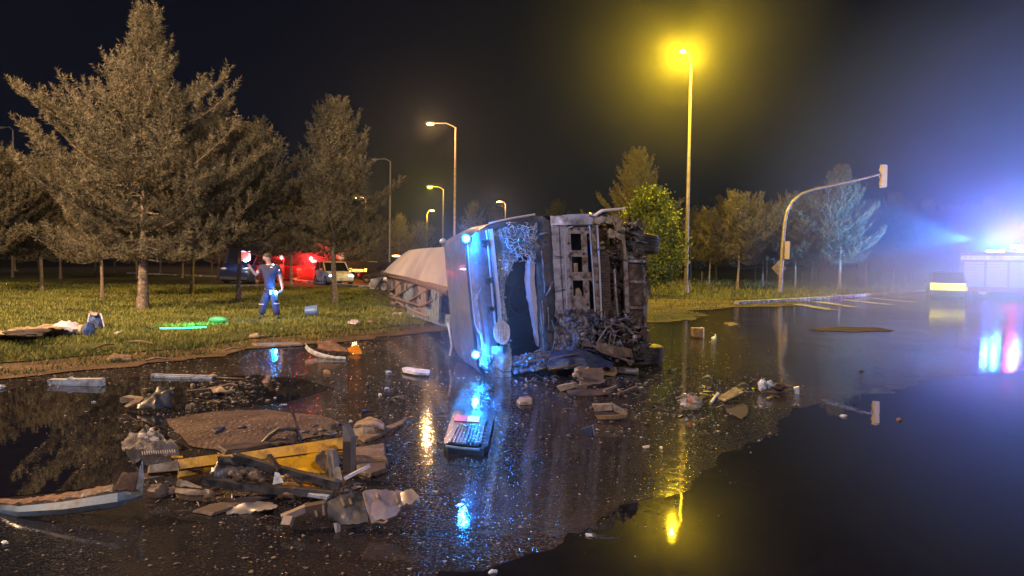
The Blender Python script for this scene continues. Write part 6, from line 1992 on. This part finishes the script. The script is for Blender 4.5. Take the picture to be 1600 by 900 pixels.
MB().lathe([(.02, 0), (.025, .02), (.001, .025)], Q(1078, 625, -.1), (0, -1, .3), 10).build('red_cap', M['redlabel'], t)
MB().tube([Q(1056, 622), Q(1068, 618), Q(1082, 620)], .008, 6).build('wire', M['galv'], t)
t, Q, b = item('yellow_block', 'small yellow block with a pale side standing on the far wet road', 'block', 1092, 529, 0)
MB().prism([Q(1083, 513), Q(1098, 513), Q(1098, 527), Q(1084, 526)], V(0, .25, 0)).build('block', M['ochre'], t)
MB().prism([Q(1098.5, 512.5), Q(1100.5, 512.5), Q(1100.5, 529), Q(1098.5, 529)], V(0, .25, 0)).build('pale_side', M['whitegrey'], t)
slab('dark_sheet', 'faint dark sheet lying flat right of the glitter patch', 'debris', [(1130, 634), (1165, 630), (1172, 645), (1160, 656), (1135, 645)], .006, .01, M['darkcloth'])
slab('tan_sliver', 'long tan sliver on the far road above the ribbed grille', 'debris', [(1130, 505), (1146, 504), (1155, 508), (1140, 510)], .005, .02, M['tan'])
slab('white_tab', 'small white tab standing near the yellow block', 'debris', [(1112, 529), (1118, 523), (1120, 525), (1115, 531)], .005, .03, M['whitegrey'])

t, Q, b = item('cable_bundle', 'tangle of thin black cables between the yellow beam and the brown boards', 'cable', 470, 750, 0)
r_ = random.Random(12)
for k in range(7):
    x, y = 440 + r_.uniform(0, 60), 735 + r_.uniform(0, 18)
    MB().tube([Q(x + j * r_.uniform(6, 12), y + 6 * math.sin(j * 1.3 + k), r_.uniform(-.12, .05)) for j in range(6)], .005, 5).build('cable', M['blackplastic'], t, True)
t, Q, b = item('metal_scrap', 'thin torn grey sheet with a curled edge lying before the long black bar', 'debris', 395, 800, 0)
MB().sheet([[P(350, 792, .01), P(385, 786, .05), P(425, 783, .02)], [P(356, 801, .02), P(390, 800, .01), P(432, 794, .07)]], 18, 6, .02, 9, .004, V(0, 0, 1), 3).build('panel', M['galvdark'], t, True)
# ---------------------------------------------------------------- broken glass and grit, too many to count
def scatter(name, label, n, regions, smin, smax, m, seed, z=.006, weights=None, flatk=.5):
    g = random.Random(seed)
    vs, fs = [], []
    for i in range(n):
        r_ = g.choices(regions, weights)[0]
        x = g.gauss(r_[0], r_[2]); y = g.gauss(r_[1], r_[3])
        if y < 500 or y > 900: continue
        c = P(x, y, z)
        if y < 560 and x < 560 and name != 'grit': continue
        s_ = g.uniform(smin, smax) * (g.random() ** 1.5 + .4)
        if c.y < 7: s_ *= .6
        a = g.uniform(0, 6.28)
        q = []
        for k in range(3):
            t = a + k * 2.09 + g.uniform(-.5, .5)
            q.append(c + V(math.cos(t) * s_, math.sin(t) * s_, g.uniform(0, s_ * flatk * .5)))
        q.append(c + V(g.uniform(-.3, .3) * s_, g.uniform(-.3, .3) * s_, s_ * flatk * g.uniform(.5, 1.3)))
        b = len(vs)
        vs += [tuple(v) for v in q]
        fs += [(b, b + 1, b + 3), (b + 1, b + 2, b + 3), (b + 2, b, b + 3), (b + 2, b + 1, b)]
    o = npmesh(name, np.array(vs), np.array(fs), m)
    return tag(o, label, 'debris', kind='stuff')


M['shardglass'] = mat('glass_crumbs', (.5, .5, .48), .12, 0, .4, 30, spec=1)
M['gritm'] = mat('road_grit', (.17, .12, .08), .55, 0, .5, 40)
scatter('glass_fragments', 'crumbs of broken glass spread over the wet road', 1500, [(1000, 560, 90, 40), (900, 640, 120, 40), (1050, 650, 60, 40), (450, 760, 120, 60), (620, 620, 90, 50), (960, 760, 100, 30), (330, 610, 90, 30), (1120, 600, 60, 25), (800, 700, 140, 60)], .006, .016, M['shardglass'], 3)
scatter('grit', 'grit and soil crumbs along the verge and the wreckage', 3600, [(200, 572, 160, 9), (450, 548, 120, 8), (600, 535, 70, 8), (380, 670, 110, 18), (420, 745, 110, 30), (950, 570, 60, 20), (300, 850, 250, 40), (60, 585, 80, 10)], .008, .028, M['gritm'], 5)
scatter('scrap_crumbs', 'small crumbs of torn plastic around the wreck', 420, [(960, 590, 70, 25), (420, 740, 110, 30), (1000, 640, 70, 30), (600, 600, 80, 30), (330, 610, 60, 18), (850, 600, 60, 16)], .015, .04, M['cream'], 8, flatk=.4)
scatter('dark_crumbs', 'dark crumbs of plastic around the wreck', 500, [(960, 590, 70, 25), (420, 740, 110, 40), (1000, 640, 90, 40), (500, 690, 80, 30), (330, 610, 60, 18), (1150, 620, 60, 20)], .02, .06, M['blackplastic'], 9, flatk=.5)



def strips(name, label, n, regions, m, seed, lmin, lmax):
    g = random.Random(seed)
    mb = MB()
    for i in range(n):
        r_ = g.choice(regions)
        x, y = g.gauss(r_[0], r_[2]), g.gauss(r_[1], r_[3])
        if y < 560 and x < 600: continue
        c_ = P(x, y, .004)
        L_ = g.uniform(lmin, lmax) * (1 if c_.y > 7 else .6)
        a = g.uniform(0, 6.28)
        dx = V(math.cos(a), math.sin(a), 0); dy = V(-dx.y, dx.x, 0)
        wd = L_ * g.uniform(.03, .22)
        lift = L_ * g.uniform(.05, .3)
        k = g.random()
        if k < .35:
            mb.tube([c_ - dx * L_ * .5, c_ + dy * wd + V(0, 0, lift), c_ + dx * L_ * .3 + dy * wd * 2 + V(0, 0, lift * .6), c_ + dx * L_ * .5], L_ * .012 + .002, 4)
        else:
            mb.sheet([[c_ - dx * L_ * .5 - dy * wd, c_ - dy * wd * .8 + V(0, 0, lift), c_ + dx * L_ * .5 - dy * wd * g.uniform(-.5, 1)],
                      [c_ - dx * L_ * .4 + dy * wd, c_ + dy * wd + V(0, 0, lift * .7), c_ + dx * L_ * .45 + dy * wd * .6]], 5, 2, L_ * .06, 9, .004, V(0, 0, 1), i * .7)
    o = mb.build(name, m, origin=(0, 0, 0))
    return tag(o, label, 'debris', kind='stuff')


FG = [(400, 750, 90, 18), (500, 770, 70, 22), (300, 770, 60, 14), (560, 700, 40, 18)]
CG = [(940, 595, 55, 14), (900, 570, 40, 8), (1000, 620, 60, 18), (1150, 612, 35, 10), (840, 590, 40, 8)]
strips('splinters', 'dark splinters and torn strips strewn through the wreckage', 150, FG + CG, M['blackplastic'], 31, .05, .28)
strips('splinters', 'grey metal splinters strewn through the wreckage', 70, FG + CG, M['galvdark'], 32, .04, .2)
strips('splinters', 'tan splinters strewn through the wreckage', 60, FG + CG + [(600, 610, 60, 20), (330, 610, 50, 12)], M['tan'], 33, .04, .2)
strips('splinters', 'pale splinters strewn through the wreckage', 34, FG + CG + [(600, 610, 80, 30), (330, 610, 60, 14)], M['whitegrey'], 34, .03, .12)

# ---------------------------------------------------------------- haze
hm = bpy.data.materials.new('night_haze')
hm.use_nodes = True
N, L = hm.node_tree.nodes, hm.node_tree.links
N.remove(N['Principled BSDF'])
pv = N.new('ShaderNodeVolumePrincipled')
pv.inputs['Color'].default_value = (.6, .72, 1, 1)
pv.inputs['Density'].default_value = HAZE
pv.inputs['Anisotropy'].default_value = .8
L.new(pv.outputs[0], N['Material Output'].inputs['Volume'])
hz = MB().box((0, 55, 9.5), (240, 150, 22)).build('haze', hm)
tag(hz, 'thin smoky night haze over the whole junction', 'haze', kind='stuff')


def smoke(label, c_, r_, dens, seed, col=(.85, .9, 1), ani=.6, pw=1.6, nscale=2.2):
    m = bpy.data.materials.new('smoke')
    m.use_nodes = True
    N, L = m.node_tree.nodes, m.node_tree.links
    N.remove(N['Principled BSDF'])
    pv = N.new('ShaderNodeVolumePrincipled')
    pv.inputs['Color'].default_value = (*col, 1)
    pv.inputs['Anisotropy'].default_value = ani
    L.new(pv.outputs[0], N['Material Output'].inputs['Volume'])
    tc = N.new('ShaderNodeTexCoord')
    ln = N.new('ShaderNodeVectorMath'); ln.operation = 'LENGTH'
    mp = N.new('ShaderNodeVectorMath'); mp.operation = 'DIVIDE'; mp.inputs[1].default_value = r_
    L.new(tc.outputs['Object'], mp.inputs[0]); L.new(mp.outputs[0], ln.inputs[0])
    inv = N.new('ShaderNodeMapRange'); inv.inputs['From Min'].default_value = 1; inv.inputs['From Max'].default_value = .0
    L.new(ln.outputs['Value'], inv.inputs['Value'])
    po = N.new('ShaderNodeMath'); po.operation = 'POWER'; po.inputs[1].default_value = pw
    L.new(inv.outputs[0], po.inputs[0])
    nt = N.new('ShaderNodeTexNoise'); nt.inputs['Scale'].default_value = nscale; nt.inputs['Detail'].default_value = 3
    L.new(mp.outputs[0], nt.inputs['Vector'])
    nr = N.new('ShaderNodeMapRange'); nr.inputs['From Min'].default_value = .3; nr.inputs['From Max'].default_value = .7; nr.inputs['To Min'].default_value = .45 * dens; nr.inputs['To Max'].default_value = 1.5 * dens
    L.new(nt.outputs['Fac'], nr.inputs['Value'])
    mu = N.new('ShaderNodeMath'); mu.operation = 'MULTIPLY'
    L.new(po.outputs[0], mu.inputs[0]); L.new(nr.outputs[0], mu.inputs[1]); L.new(mu.outputs[0], pv.inputs['Density'])
    o = MB().blob(c_, r_, 0, nu=32, nv=16).build('smoke', m, None, True, origin=c_)
    return tag(o, label, 'smoke', kind='stuff')


smoke('blue lit smoke and spray drifting round the emergency truck', (45, 44, 4), (33, 23, 22), .085, 1, (.45, .60, 1), .3, 1.3)
smoke('added low bank of pale mist making the glare over the road at the right edge', (21, 27, .6), (12, 14, 3.0), .09, 4, (.9, .95, 1), .45, 1.4)  # mist put in to stand for the glare at this edge
smoke('added thin veil of smoke giving the tallest street lamp its halo', tuple(W(1067, 78, 39)), (9, 9, 8), .0036, 2, (1, .95, .8), .45, 1.2)  # smoke added in place of the lens bloom round the lamp
smoke('added thin smoke holding the red glow above the red fire van', tuple(W(492, 398, 54)), (5.5, 5.5, 3.6), .035, 5, (.9, .9, 1), .3, 1.3)  # smoke added to spread the red beacon's glow
smoke('added faint vapour holding the blue lamp glow at the cab of the wreck', tuple(C(735, 470, .6)), (1.6, 1.6, 2.0), .05, 3, (.8, .9, 1), .2, 1.2)  # vapour added to widen the glow of the blue corner lamps
